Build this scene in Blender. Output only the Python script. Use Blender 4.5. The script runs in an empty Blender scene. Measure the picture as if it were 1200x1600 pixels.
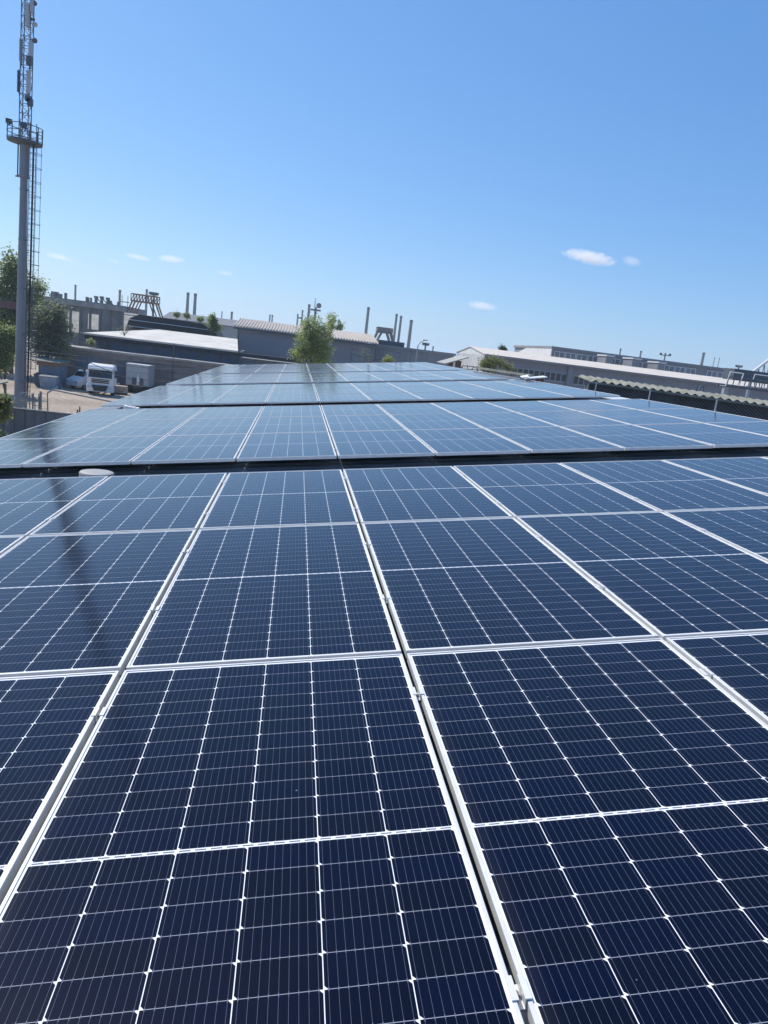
import bpy, math, random
import numpy as np
from mathutils import Vector, Matrix

random.seed(7)
rng = np.random.default_rng(11)
S = bpy.context.scene
COL = S.collection
R_ = math.radians

# ------------------------------------------------------------------ camera
CAMZ = 8.0
HAZE = 0.00032                                  # haze density per metre
FPX = 1098.06                                   # focal length in pixels of the 1200 px wide photograph
M = np.array([[0.985964, 0.088717, 0.141435],   # camera (right, down, forward) -> world
              [-0.117261, -0.235056, 0.964883],
              [0.118846, -0.967925, -0.221354]])
cd = bpy.data.cameras.new('camera'); cam = bpy.data.objects.new('camera', cd); COL.objects.link(cam)
cd.sensor_fit = 'HORIZONTAL'; cd.sensor_width = 36.0; cd.lens = FPX / 1200 * 36.0
cd.clip_start = 0.05; cd.clip_end = 30000
mw = Matrix.Identity(4)
for i in range(3):
    mw[i][0] = M[i, 0]; mw[i][1] = -M[i, 1]; mw[i][2] = -M[i, 2]
mw[2][3] = CAMZ
cam.matrix_world = mw
S.camera = cam

# ------------------------------------------------------------------ sky, sun, exposure
SUN_EL, SUN_AZ = R_(50), R_(-44)                # azimuth measured from +Y towards +X
world = bpy.data.worlds.new('World'); S.world = world; world.use_nodes = True
wn = world.node_tree.nodes; wl = world.node_tree.links
bg = wn['Background']; sky = wn.new('ShaderNodeTexSky'); sky.sky_type = 'NISHITA'
sky.sun_disc = False; sky.sun_elevation = SUN_EL; sky.sun_rotation = SUN_AZ
sky.altitude = 0; sky.air_density = 1.0; sky.dust_density = 0.5; sky.ozone_density = 4.0
tint = wn.new('ShaderNodeMix'); tint.data_type = 'RGBA'; tint.blend_type = 'MULTIPLY'; tint.inputs[0].default_value = 1.0
tint.inputs[7].default_value = (0.60, 0.622, 0.606, 1)
wl.new(sky.outputs[0], tint.inputs[6]); 
air = wn.new('ShaderNodeMix'); air.data_type = 'RGBA'; air.blend_type = 'ADD'; air.inputs[0].default_value = 1.0
air.inputs[7].default_value = (0.0, 0.757, 2.47, 1)      # evenly scattered blue of the clear spring air
wl.new(tint.outputs[2], air.inputs[6]); wl.new(air.outputs[2], bg.inputs[0]); bg.inputs[1].default_value = 0.12
sl = bpy.data.lights.new('sun', 'SUN'); sun = bpy.data.objects.new('sun', sl); COL.objects.link(sun)
sl.energy = 4.4; sl.angle = R_(0.5); sl.color = (1.0, 0.925, 0.81)
sd = Vector((math.cos(SUN_EL) * math.sin(SUN_AZ), math.cos(SUN_EL) * math.cos(SUN_AZ), math.sin(SUN_EL)))
sun.rotation_euler = sd.to_track_quat('Z', 'Y').to_euler()
sun.location = (-40, 40, 60)
S.view_settings.view_transform = 'Standard'; S.view_settings.look = 'None'
S.view_settings.exposure = 0.25; S.view_settings.gamma = 1.0; S.view_settings.use_curve_mapping = False

# ------------------------------------------------------------------ measuring helpers (photo pixel -> place)
def ray(px, py):
    return M @ np.array([(px - 600) / FPX, (py - 800) / FPX, 1.0])
def at(px, py, D):
    d = ray(px, py); t = D / d[1]
    return Vector((d[0] * t, D, CAMZ + d[2] * t))
def gnd(px, py, z=0.0):
    d = ray(px, py); t = (z - CAMZ) / d[2]
    return Vector((d[0] * t, d[1] * t, z))
def atx(px, py, X):
    d = ray(px, py); t = X / d[0]
    return Vector((X, d[1] * t, CAMZ + d[2] * t))
def zat(px, py, D): return at(px, py, D).z
def xat(px, py, D): return at(px, py, D).x

# roof plane (the plane of the panel tops): panel coords -> world
TH = R_(7.387617)
RW = np.array([[math.cos(TH), 0, -math.sin(TH)], [0, 1, 0], [math.sin(TH), 0, math.cos(TH)]])
PO = np.array([0, 0, CAMZ]) - RW @ np.array([0.727979, -2.618991, 1.236408])
def T(x, y, z=0.0): return Vector(RW @ np.array([x, y, z]) + PO)

# ------------------------------------------------------------------ materials
def nodes_of(m): return m.node_tree.nodes, m.node_tree.links
def mat(name, col, rough=0.7, metal=0.0, noise=0.12, scale=3.0, spec=0.5, bump=0.0, stretch=None, dirt=None):
    m = bpy.data.materials.new(name); m.use_nodes = True
    n, l = nodes_of(m); b = n['Principled BSDF']
    b.inputs['Roughness'].default_value = rough; b.inputs['Metallic'].default_value = metal
    b.inputs['Specular IOR Level'].default_value = spec
    tc = n.new('ShaderNodeTexCoord'); mp = n.new('ShaderNodeMapping'); l.new(tc.outputs['Object'], mp.inputs[0])
    if stretch: mp.inputs['Scale'].default_value = stretch
    t = n.new('ShaderNodeTexNoise'); t.inputs['Scale'].default_value = scale; t.inputs['Detail'].default_value = 6
    t.inputs['Roughness'].default_value = 0.65
    l.new(mp.outputs[0], t.inputs['Vector'])
    cr = n.new('ShaderNodeValToRGB'); e = cr.color_ramp.elements
    c = np.array(col); d = np.array(dirt) if dirt else c * (1 - noise * 2)
    e[0].position = 0.3; e[0].color = (*d, 1); e[1].position = 0.68; e[1].color = (*np.minimum(c * (1 + noise * 0.6), 1), 1)
    l.new(t.outputs['Fac'], cr.inputs[0]); l.new(cr.outputs[0], b.inputs['Base Color'])
    if bump:
        bp = n.new('ShaderNodeBump'); bp.inputs['Strength'].default_value = bump; bp.inputs['Distance'].default_value = 0.05
        l.new(t.outputs['Fac'], bp.inputs['Height']); l.new(bp.outputs[0], b.inputs['Normal'])
    return m

def leafmat(name, c0, c1, c2):
    m = bpy.data.materials.new(name); m.use_nodes = True
    n, l = nodes_of(m); b = n['Principled BSDF']
    g = n.new('ShaderNodeNewGeometry'); cr = n.new('ShaderNodeValToRGB'); e = cr.color_ramp.elements
    e[0].position = 0.0; e[0].color = (*c0, 1); e[1].position = 1.0; e[1].color = (*c2, 1)
    k = cr.color_ramp.elements.new(0.5); k.color = (*c1, 1)
    l.new(g.outputs['Random Per Island'], cr.inputs[0]); l.new(cr.outputs[0], b.inputs['Base Color'])
    b.inputs['Roughness'].default_value = 0.55
    tr = n.new('ShaderNodeBsdfTranslucent'); l.new(cr.outputs[0], tr.inputs[0])
    mx = n.new('ShaderNodeMixShader'); mx.inputs[0].default_value = 0.6
    l.new(b.outputs[0], mx.inputs[1]); l.new(tr.outputs[0], mx.inputs[2])
    l.new(mx.outputs[0], n['Material Output'].inputs[0])
    return m

MT = {}
MT['alu'] = mat('anodised_aluminium', (0.66, 0.66, 0.65), 0.42, 0.1, 0.07, 14)
MT['steel'] = mat('galvanised_steel', (0.36, 0.39, 0.42), 0.5, 0.3, 0.15, 9)
MT['dark_steel'] = mat('dark_painted_steel', (0.10, 0.12, 0.15), 0.55, 0.1, 0.2, 6)
MT['pole'] = mat('grey_painted_pole', (0.23, 0.25, 0.28), 0.55, 0.1, 0.14, 1.2, stretch=(1, 1, 0.25))
MT['bolt'] = mat('bolt_steel', (0.32, 0.32, 0.33), 0.35, 0.8, 0.1, 30)
MT['white'] = mat('white_paint', (0.80, 0.80, 0.79), 0.4, 0, 0.05, 2.0)
MT['white_plastic'] = mat('white_plastic', (0.78, 0.78, 0.76), 0.45, 0, 0.05, 8)
MT['roof_sheet'] = mat('ribbed_roof_sheet', (0.40, 0.43, 0.47), 0.45, 0.2, 0.18, 1.5)
MT['flash'] = mat('zinc_flashing', (0.70, 0.71, 0.72), 0.4, 0.2, 0.1, 2)
MT['conc'] = mat('weathered_concrete', (0.33, 0.32, 0.30), 0.9, 0, 0.2, 0.6, bump=0.2)
MT['dconc'] = mat('dark_streaked_concrete', (0.17, 0.18, 0.19), 0.9, 0, 0.25, 0.9, stretch=(1, 1, 0.2))  # dark tone has the boundary wall's shade painted in
MT['grey_wall'] = mat('grey_metal_cladding', (0.235, 0.245, 0.275), 0.6, 0, 0.05, 0.25)
MT['grey_wall2'] = mat('grey_rendered_wall', (0.25, 0.26, 0.28), 0.8, 0, 0.09, 0.3)
MT['shed_white'] = mat('pale_sheet_cladding', (0.72, 0.72, 0.70), 0.55, 0, 0.08, 0.8)
MT['roof_tan'] = mat('pale_tan_sheet_roof', (0.66, 0.585, 0.50), 0.6, 0, 0.07, 0.7)
MT['roof_pale'] = mat('pale_grey_felt_roof', (0.60, 0.57, 0.52), 0.85, 0, 0.12, 0.5)
MT['black'] = mat('black_tar', (0.035, 0.038, 0.045), 0.8, 0, 0.3, 0.7)
MT['blue_sheet'] = mat('faded_blue_sheet', (0.10, 0.16, 0.27), 0.6, 0, 0.2, 1.2)
MT['blue_door'] = mat('slate_blue_door', (0.13, 0.17, 0.23), 0.6, 0, 0.15, 1.5)
MT['rust'] = mat('rusty_steel', (0.24, 0.15, 0.105), 0.85, 0, 0.3, 1.2)
MT['chim'] = mat('hazed_chimney_brick', (0.21, 0.21, 0.215), 0.9, 0, 0.15, 0.15)  # grey lightened to paint distance haze into the colour
MT['far_dark'] = mat('far_dark_roof', (0.11, 0.12, 0.14), 0.85, 0, 0.15, 0.1)
MT['far_pale'] = mat('far_pale_roof', (0.36, 0.36, 0.35), 0.85, 0, 0.12, 0.1)
MT['tyre'] = mat('tyre_rubber', (0.025, 0.025, 0.027), 0.8, 0, 0.1, 5)
MT['plastic_black'] = mat('black_plastic', (0.03, 0.032, 0.036), 0.5, 0, 0.1, 5)
MT['lamp'] = mat('headlamp_lens', (0.55, 0.57, 0.6), 0.1, 0.2, 0.05, 5)
MT['box_grey'] = mat('grey_box_body', (0.46, 0.465, 0.46), 0.5, 0, 0.08, 1.5)
MT['bark'] = mat('tree_bark', (0.13, 0.10, 0.075), 0.9, 0, 0.25, 5)
MT['antenna'] = mat('antenna_radome', (0.42, 0.44, 0.46), 0.5, 0, 0.05, 5)
MT['brickpile'] = mat('stacked_pale_brick', (0.52, 0.42, 0.32), 0.9, 0, 0.2, 3)
MT['fibre'] = mat('fibre_cement_sheet', (0.25, 0.25, 0.215), 0.9, 0, 0.25, 2.0, dirt=(0.14, 0.145, 0.115))
MT['dark_clad'] = mat('dark_ribbed_cladding', (0.085, 0.088, 0.10), 0.7, 0, 0.2, 2)
MT['redbrown'] = mat('red_brown_paint', (0.16, 0.09, 0.085), 0.7, 0, 0.2, 2)
MT['tile'] = mat('orange_brick', (0.30, 0.19, 0.14), 0.9, 0, 0.25, 8)

def glassmat(name, col):
    m = bpy.data.materials.new(name); m.use_nodes = True
    n, l = nodes_of(m); b = n['Principled BSDF']
    t = n.new('ShaderNodeTexNoise'); t.inputs['Scale'].default_value = 0.8
    tc = n.new('ShaderNodeTexCoord'); l.new(tc.outputs['Object'], t.inputs['Vector'])
    cr = n.new('ShaderNodeValToRGB'); e = cr.color_ramp.elements
    e[0].color = (*[c * 0.6 for c in col], 1); e[1].color = (*[c * 1.4 for c in col], 1)
    l.new(t.outputs['Fac'], cr.inputs[0]); l.new(cr.outputs[0], b.inputs['Base Color'])
    b.inputs['Roughness'].default_value = 0.12; b.inputs['Specular IOR Level'].default_value = 0.6
    return m
MT['glass'] = glassmat('dark_window_glass', (0.03, 0.035, 0.045))
MT['pane'] = glassmat('dusty_window_glass', (0.16, 0.18, 0.21))

def ground_material():
    m = bpy.data.materials.new('dusty_yard_ground'); m.use_nodes = True
    n, l = nodes_of(m); b = n['Principled BSDF']; b.inputs['Roughness'].default_value = 0.95
    tc = n.new('ShaderNodeTexCoord')
    t1 = n.new('ShaderNodeTexNoise'); t1.inputs['Scale'].default_value = 0.12; t1.inputs['Detail'].default_value = 8
    t2 = n.new('ShaderNodeTexNoise'); t2.inputs['Scale'].default_value = 2.2; t2.inputs['Detail'].default_value = 8
    l.new(tc.outputs['Object'], t1.inputs['Vector']); l.new(tc.outputs['Object'], t2.inputs['Vector'])
    c1 = n.new('ShaderNodeValToRGB'); e = c1.color_ramp.elements
    e[0].position = 0.3; e[0].color = (0.28, 0.225, 0.175, 1); e[1].position = 0.7; e[1].color = (0.47, 0.39, 0.305, 1)
    c2 = n.new('ShaderNodeValToRGB'); e = c2.color_ramp.elements
    e[0].position = 0.3; e[0].color = (0.6, 0.6, 0.6, 1); e[1].position = 0.65; e[1].color = (1.05, 1.05, 1.05, 1)
    l.new(t1.outputs['Fac'], c1.inputs[0]); l.new(t2.outputs['Fac'], c2.inputs[0])
    mx = n.new('ShaderNodeMix'); mx.data_type = 'RGBA'; mx.blend_type = 'MULTIPLY'; mx.inputs[0].default_value = 1
    l.new(c1.outputs[0], mx.inputs[6]); l.new(c2.outputs[0], mx.inputs[7]); l.new(mx.outputs[2], b.inputs['Base Color'])
    return m

def math_node(n, l, op, a, b=None, c=None):
    k = n.new('ShaderNodeMath'); k.operation = op
    for i, v in enumerate((a, b, c)):
        if v is None: continue
        if hasattr(v, 'is_linked') or hasattr(v, 'links'): l.new(v, k.inputs[i])
        else: k.inputs[i].default_value = v
    return k.outputs[0]

PW, PL = 1.109, 2.12                 # pitches
W2, L2 = (PW - 0.020) / 2, (PL - 0.022) / 2
CPU, CPV, CG = 0.1762, 0.0852, 0.0125 # cell pitch across, half-cell pitch along, middle gap
def cell_material():
    m = bpy.data.materials.new('monocrystalline_half_cells'); m.use_nodes = True
    n, l = nodes_of(m); b = n['Principled BSDF']
    A = lambda op, a, c=None, d=None: math_node(n, l, op, a, c, d)
    tc = n.new('ShaderNodeTexCoord'); sp = n.new('ShaderNodeSeparateXYZ'); l.new(tc.outputs['Object'], sp.inputs[0])
    u, v = sp.outputs[0], sp.outputs[1]
    us = A('DIVIDE', A('ADD', u, 3 * CPU), CPU); fu = A('FRACT', us); iu = A('FLOOR', us)
    av = A('ABSOLUTE', v); vv = A('SUBTRACT', av, CG / 2); vs = A('DIVIDE', vv, CPV); fv = A('FRACT', vs); iv = A('FLOOR', vs)
    du = A('MULTIPLY', A('ABSOLUTE', A('SUBTRACT', fu, 0.5)), CPU)
    dv = A('MULTIPLY', A('ABSOLUTE', A('SUBTRACT', fv, 0.5)), CPV)
    hu, hv = CPU / 2 - 0.00105, CPV / 2 - 0.0006
    inc = A('MULTIPLY', A('LESS_THAN', du, hu), A('LESS_THAN', dv, hv))
    # every half cell has two clipped corners on one diagonal
    su = A('MULTIPLY', A('SUBTRACT', fu, 0.5), CPU); sv = A('MULTIPLY', A('MULTIPLY', A('SUBTRACT', fv, 0.5), CPV), A('SIGN', v))
    inc = A('MULTIPLY', inc, A('LESS_THAN', A('ABSOLUTE', A('ADD', su, sv)), hu + hv - 0.0075))
    inr = A('MULTIPLY', A('LESS_THAN', A('ABSOLUTE', u), 3 * CPU), A('MULTIPLY', A('GREATER_THAN', vv, 0.0), A('LESS_THAN', vv, 12 * CPV)))
    inc = A('MULTIPLY', inc, inr)
    # nine busbars per cell, running lengthwise, dashed heads on the row gaps
    fb = A('FRACT', A('ADD', A('MULTIPLY', fu, 9.0), 0.0))
    db = A('MULTIPLY', A('ABSOLUTE', A('SUBTRACT', fb, 0.5)), CPU / 9)
    bus = A('MULTIPLY', A('LESS_THAN', db, 0.00029), inr)
    head = A('MULTIPLY', A('MULTIPLY', A('LESS_THAN', db, 0.0009), A('GREATER_THAN', dv, CPV / 2 - 0.0045)), inr)
    bus = A('MAXIMUM', bus, head)
    # interrupted grey ribbon inside the middle gap
    dash = A('MULTIPLY', A('LESS_THAN', A('ABSOLUTE', A('SUBTRACT', A('FRACT', A('MULTIPLY', us, 4.5)), 0.5)), 0.36), A('LESS_THAN', A('ABSOLUTE', u), 3 * CPU))
    bus = A('MAXIMUM', bus, A('MULTIPLY', dash, A('LESS_THAN', av, 0.0024)))
    # per cell tint
    cv = n.new('ShaderNodeCombineXYZ'); l.new(iu, cv.inputs[0]); l.new(A('MULTIPLY', iv, A('SIGN', v)), cv.inputs[1])
    oi = n.new('ShaderNodeObjectInfo'); l.new(A('MULTIPLY', oi.outputs['Random'], 57.0), cv.inputs[2])
    wnz = n.new('ShaderNodeTexWhiteNoise'); l.new(cv.outputs[0], wnz.inputs['Vector'])
    cr = n.new('ShaderNodeValToRGB'); e = cr.color_ramp.elements
    e[0].color = (0.0008, 0.0014, 0.0090, 1); e[1].color = (0.0010, 0.0020, 0.0140, 1)
    k = cr.color_ramp.elements.new(0.12); k.color = (0.0018, 0.0023, 0.0085, 1)
    l.new(wnz.outputs['Value'], cr.inputs[0])
    # white backsheet in the column gaps, greyer solder gap between rows
    rowgap = A('MULTIPLY', A('LESS_THAN', du, hu - 0.006), A('GREATER_THAN', dv, hv))
    bs = n.new('ShaderNodeMix'); bs.data_type = 'RGBA'; l.new(rowgap, bs.inputs[0])
    bs.inputs[6].default_value = (0.78, 0.79, 0.80, 1); bs.inputs[7].default_value = (0.36, 0.38, 0.44, 1)
    m1 = n.new('ShaderNodeMix'); m1.data_type = 'RGBA'; l.new(inc, m1.inputs[0]); l.new(bs.outputs[2], m1.inputs[6]); l.new(cr.outputs[0], m1.inputs[7])
    m2 = n.new('ShaderNodeMix'); m2.data_type = 'RGBA'; l.new(bus, m2.inputs[0]); l.new(m1.outputs[2], m2.inputs[6]); m2.inputs[7].default_value = (0.125, 0.14, 0.20, 1)
    # dust film
    tn = n.new('ShaderNodeTexNoise'); tn.inputs['Scale'].default_value = 2.3; tn.inputs['Detail'].default_value = 7
    geo = n.new('ShaderNodeNewGeometry'); l.new(geo.outputs['Position'], tn.inputs['Vector'])
    dust = A('MULTIPLY', A('SUBTRACT', tn.outputs['Fac'], 0.42), 0.006)
    vo = n.new('ShaderNodeTexVoronoi'); vo.inputs['Scale'].default_value = 9.0; l.new(geo.outputs['Position'], vo.inputs['Vector'])
    sc_ = n.new('ShaderNodeSeparateColor'); l.new(vo.outputs['Color'], sc_.inputs[0])
    speck = A('MULTIPLY', A('LESS_THAN', vo.outputs['Distance'], A('MULTIPLY', sc_.outputs[1], 0.028)), A('GREATER_THAN', sc_.outputs[0], 0.72))
    edge = A('MULTIPLY', A('SUBTRACT', 1.0, A('DIVIDE', A('ADD', u, W2), 0.06)), A('MULTIPLY', tn.outputs['Fac'], 0.06))
    dust = A('ADD', A('ADD', A('MAXIMUM', dust, 0.0), A('MAXIMUM', edge, 0.0)), A('MULTIPLY', speck, 0.35))
    m3 = n.new('ShaderNodeMix'); m3.data_type = 'RGBA'; m3.clamp_factor = True; l.new(dust, m3.inputs[0]); l.new(m2.outputs[2], m3.inputs[6]); m3.inputs[7].default_value = (0.45, 0.43, 0.40, 1)
    l.new(m3.outputs[2], b.inputs['Base Color'])
    l.new(A('MULTIPLY_ADD', tn.outputs['Fac'], 0.05, 0.08), b.inputs['Roughness'])
    b.inputs['IOR'].default_value = 1.35
    b.inputs['Sheen Weight'].default_value = 0.14; b.inputs['Sheen Roughness'].default_value = 0.25; b.inputs['Sheen Tint'].default_value = (1, 1, 1, 1)
    return m
MT['cells'] = cell_material()

# ------------------------------------------------------------------ mesh building
WL = {}                                          # world location of unrotated objects
def tag(o, label=None, cat=None, group=None, kind=None):
    for k, v in (('label', label), ('category', cat), ('group', group), ('kind', kind)):
        if v: o[k] = v
    return o
def empty(name, loc, label, cat, group=None, rot=(0, 0, 0)):
    o = bpy.data.objects.new(name, None); COL.objects.link(o)
    o.location = loc; o.rotation_euler = rot; o.empty_display_size = 0.3
    WL[o.name] = Vector(loc)
    return tag(o, label, cat, group)

class MB:
    def __init__(s): s.v = []; s.f = []
    def add(s, vs, fs):
        k = len(s.v); s.v += [Vector(p) for p in vs]; s.f += [[i + k for i in f] for f in fs]; return s
    def box(s, x0, x1, y0, y1, z0, z1, fn=None):
        vs = [(x, y, z) for z in (z0, z1) for y in (y0, y1) for x in (x0, x1)]
        if fn: vs = [fn(*p) for p in vs]
        return s.add(vs, [(0, 2, 3, 1), (4, 5, 7, 6), (0, 1, 5, 4), (2, 6, 7, 3), (0, 4, 6, 2), (1, 3, 7, 5)])
    def cbox(s, c, d, rz=0.0, fn=None):
        ca, sa = math.cos(rz), math.sin(rz); vs = []
        for z in (-.5, .5):
            for y in (-.5, .5):
                for x in (-.5, .5):
                    X, Y = x * d[0], y * d[1]
                    vs.append((c[0] + X * ca - Y * sa, c[1] + X * sa + Y * ca, c[2] + z * d[2]))
        return s.add(vs, [(0, 2, 3, 1), (4, 5, 7, 6), (0, 1, 5, 4), (2, 6, 7, 3), (0, 4, 6, 2), (1, 3, 7, 5)])
    def tube(s, p0, p1, r0, r1=None, n=8, cap=True):
        p0, p1 = Vector(p0), Vector(p1); r1 = r0 if r1 is None else r1
        d = (p1 - p0).normalized(); a = d.orthogonal().normalized(); b = d.cross(a)
        vs = []
        for p, r in ((p0, r0), (p1, r1)):
            vs += [p + (a * math.cos(2 * math.pi * i / n) + b * math.sin(2 * math.pi * i / n)) * r for i in range(n)]
        fs = [(i, (i + 1) % n, n + (i + 1) % n, n + i) for i in range(n)]
        if cap: fs += [tuple(range(n - 1, -1, -1)), tuple(range(n, 2 * n))]
        return s.add(vs, fs)
    def path(s, pts, r, n=6):
        for a, b in zip(pts, pts[1:]): s.tube(a, b, r, r, n)
        return s
    def ring(s, c, R, r, n=20, a0=0, a1=2 * math.pi, tilt=None):
        pts = [Vector((c[0] + R * math.cos(a0 + (a1 - a0) * i / n), c[1] + R * math.sin(a0 + (a1 - a0) * i / n), c[2])) for i in range(n + 1)]
        return s.path(pts, r, 5)
    def lathe(s, c, prof, n=24):
        vs, fs = [], []
        for r, z in prof:
            vs += [(c[0] + r * math.cos(2 * math.pi * i / n), c[1] + r * math.sin(2 * math.pi * i / n), c[2] + z) for i in range(n)]
        for k in range(len(prof) - 1):
            fs += [(k * n + i, k * n + (i + 1) % n, (k + 1) * n + (i + 1) % n, (k + 1) * n + i) for i in range(n)]
        fs += [tuple(range(n - 1, -1, -1)), tuple((len(prof) - 1) * n + i for i in range(n))]
        return s.add(vs, fs)
    def prism(s, pts, ext):
        """polygon pts extruded by vector ext"""
        k = len(pts); e = Vector(ext)
        vs = [Vector(p) for p in pts] + [Vector(p) + e for p in pts]
        fs = [tuple(range(k - 1, -1, -1)), tuple(range(k, 2 * k))] + [(i, (i + 1) % k, k + (i + 1) % k, k + i) for i in range(k)]
        return s.add(vs, fs)
    def slab(s, a, b, c, d, t):
        """quad with thickness t downwards along its normal"""
        a, b, c, d = map(Vector, (a, b, c, d)); n = (b - a).cross(d - a).normalized()
        return s.prism([a, b, c, d], -n * t)
    def build(s, name, m, parent=None, smooth=False, local=False, bevel=0):
        me = bpy.data.meshes.new(name)
        if parent is not None: o0 = Vector((0, 0, 0)) if local else WL[parent.name]
        elif local: o0 = Vector((0, 0, 0))
        else:
            mn = [min(p[i] for p in s.v) for i in range(3)]; mx = [max(p[i] for p in s.v) for i in range(3)]
            o0 = Vector(((mn[0] + mx[0]) / 2, (mn[1] + mx[1]) / 2, mn[2]))
        me.from_pydata([tuple(p - o0) for p in s.v], [], s.f); me.update()
        me.materials.append(MT[m] if isinstance(m, str) else m)
        import bmesh
        bm = bmesh.new(); bm.from_mesh(me); bmesh.ops.recalc_face_normals(bm, faces=bm.faces)
        if bevel: bmesh.ops.bevel(bm, geom=bm.edges[:], offset=bevel, segments=2, affect='EDGES')
        bm.to_mesh(me); bm.free()
        if smooth:
            me.polygons.foreach_set('use_smooth', [True] * len(me.polygons))
        o = bpy.data.objects.new(name, me); COL.objects.link(o)
        if parent is not None: o.parent = parent; WL[o.name] = WL[parent.name]
        else: o.location = o0; WL[o.name] = o0
        return o

def leaves(name, m, parent, blobs, clumps, per, size, cr=0.35, shell=0.35, seed=1, droop=0.0, up=0.3):
    """crown of many leaf quads gathered in clumps inside ellipsoids (cx,cy,cz,rx,ry,rz)"""
    g = np.random.default_rng(seed)
    vol = np.array([b[3] * b[4] * b[5] for b in blobs]) ** (2 / 3); vol /= vol.sum()
    which = g.choice(len(blobs), clumps, p=vol); B = np.array(blobs)[which]
    d = g.normal(size=(clumps, 3)); d /= np.linalg.norm(d, axis=1)[:, None]
    rad = (shell + (1 - shell) * g.random(clumps)) ** 0.6
    c = B[:, :3] + d * B[:, 3:] * rad[:, None]
    csz = cr * (0.5 + g.random(clumps))
    P = np.repeat(c, per, 0) + g.normal(size=(clumps * per, 3)) * np.repeat(csz, per)[:, None] * 0.55
    N = len(P)
    nrm = g.normal(size=(N, 3)); nrm[:, 2] = np.abs(nrm[:, 2]) + up; nrm /= np.linalg.norm(nrm, axis=1)[:, None]
    t = g.normal(size=(N, 3)); t -= (t * nrm).sum(1)[:, None] * nrm; t /= np.linalg.norm(t, axis=1)[:, None]
    w = np.cross(nrm, t); s_ = size * (0.6 + 0.8 * g.random(N))[:, None]
    V = np.stack([P - t * s_ * 0.5, P + w * s_ * 0.36 + t * s_ * 0.05, P + t * s_ * 0.6 + nrm * s_ * 0.1, P - w * s_ * 0.36 + t * s_ * 0.05], 1).reshape(-1, 3)
    o0 = np.array(WL[parent.name]); V = V - o0
    me = bpy.data.meshes.new(name); me.vertices.add(4 * N); me.vertices.foreach_set('co', V.astype(np.float32).ravel())
    me.loops.add(4 * N); me.loops.foreach_set('vertex_index', np.arange(4 * N, dtype=np.int32))
    me.polygons.add(N); me.polygons.foreach_set('loop_start', np.arange(0, 4 * N, 4, dtype=np.int32)); me.polygons.foreach_set('loop_total', np.full(N, 4, dtype=np.int32))
    me.update(calc_edges=True); me.materials.append(m)
    o = bpy.data.objects.new(name, me); COL.objects.link(o); o.parent = parent; WL[o.name] = WL[parent.name]
    return o, c

def tree(name, label, cat, base, height, blobs, m, clumps, per, size, cr=0.4, r0=0.12, seed=1, group=None, limbs=9, shell=0.35):
    t = empty(name, base, label, cat, group)
    o, c = leaves('crown', m, t, blobs, clumps, per, size, cr, seed=seed, shell=shell)
    g = random.Random(seed); mb = MB(); b = Vector(base); top = b + Vector((g.uniform(-.15, .15), g.uniform(-.15, .15), height * 0.85))
    pts = [b + (top - b) * (i / 6) + Vector((g.uniform(-.06, .06), g.uniform(-.06, .06), 0)) * (i > 0) for i in range(7)]
    for i in range(6): mb.tube(pts[i], pts[i + 1], r0 * (1 - i / 7), r0 * (1 - (i + 1) / 7), 8)
    for k in range(limbs):
        q = Vector(c[g.randrange(len(c))]); f = min(0.9, max(0.15, (q.z - b.z) / max(height, .1) - 0.2)); i = min(5, int(f * 6))
        st = pts[i]; mid = st.lerp(q, 0.5) + Vector((0, 0, 0.12 * (q - st).length))
        mb.tube(st, mid, r0 * 0.4 * (1 - i / 8), r0 * 0.25, 5); mb.tube(mid, q, r0 * 0.25, r0 * 0.08, 5)
    mb.build('trunk', 'bark', t)
    return t

# ------------------------------------------------------------------ ground
mb = MB(); GX = 9000
mb.add([(-GX, -GX, 0), (GX, -GX, 0), (GX, GX, 0), (-GX, GX, 0)], [(0, 1, 2, 3)])
MT['ground'] = ground_material()
tag(mb.build('ground', 'ground', local=True), kind='structure')
a, b_ = gnd(66, 607), gnd(150, 624)
mb = MB(); d = (b_ - a).normalized(); nrm = Vector((-d.y, d.x, 0)); b2 = b_ + d * 4
mb.prism([a, b2, b2 + nrm * 0.7, a + nrm * 0.7], (0, 0, 0.14))
tag(mb.build('kerb', 'conc'), kind='structure')

# ------------------------------------------------------------------ the hall under the panels
XL, XR, Y0, Y1 = -3.72, 8.30, -5.0, 38.4
hall = empty('factory_hall', T(XL, Y0, -0.2) * 1.0, 'low hall under the solar panels with dark ribbed metal roof', 'building')
mb = MB(); ZR = -0.20
prof = []; y = Y0
while y < Y1:
    prof += [(y, 0), (y + 0.13, 0), (y + 0.16, 0.035), (y + 0.22, 0.035), (y + 0.25, 0)]; y += 0.25
vs = []; fs = []
for i, (yy, zz) in enumerate(prof):
    vs += [T(XL, yy, ZR + zz), T(XR, yy, ZR + zz)]
    if i: fs.append((2 * i - 2, 2 * i - 1, 2 * i + 1, 2 * i))
mb.add(vs, fs); mb.build('roof', 'roof_sheet', hall)
mb = MB()
A_, B_ = T(XL, Y0, ZR - .02), T(XR, Y0, ZR - .02)
x0, x1 = A_.x + 0.1, B_.x - 0.06
def rz(x): return A_.z + (B_.z - A_.z) * (x - A_.x) / (B_.x - A_.x) - 0.02
mb.prism([(x0, Y0 + .1, 0), (x1, Y0 + .1, 0), (x1, Y0 + .1, rz(x1)), (x0, Y0 + .1, rz(x0))], (0, Y1 - Y0 - .25, 0))
mb.build('wall', 'grey_wall2', hall)
mb = MB()   # ridge flashing along the high edge and gutter along the low edge
mb.slab(T(7.84, Y0, -0.13), T(8.42, Y0, -0.155), T(8.42, Y1, -0.155), T(7.84, Y1, -0.13), 0.012)
mb.build('ridge_flashing', 'flash', hall)
mb = MB()
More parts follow.
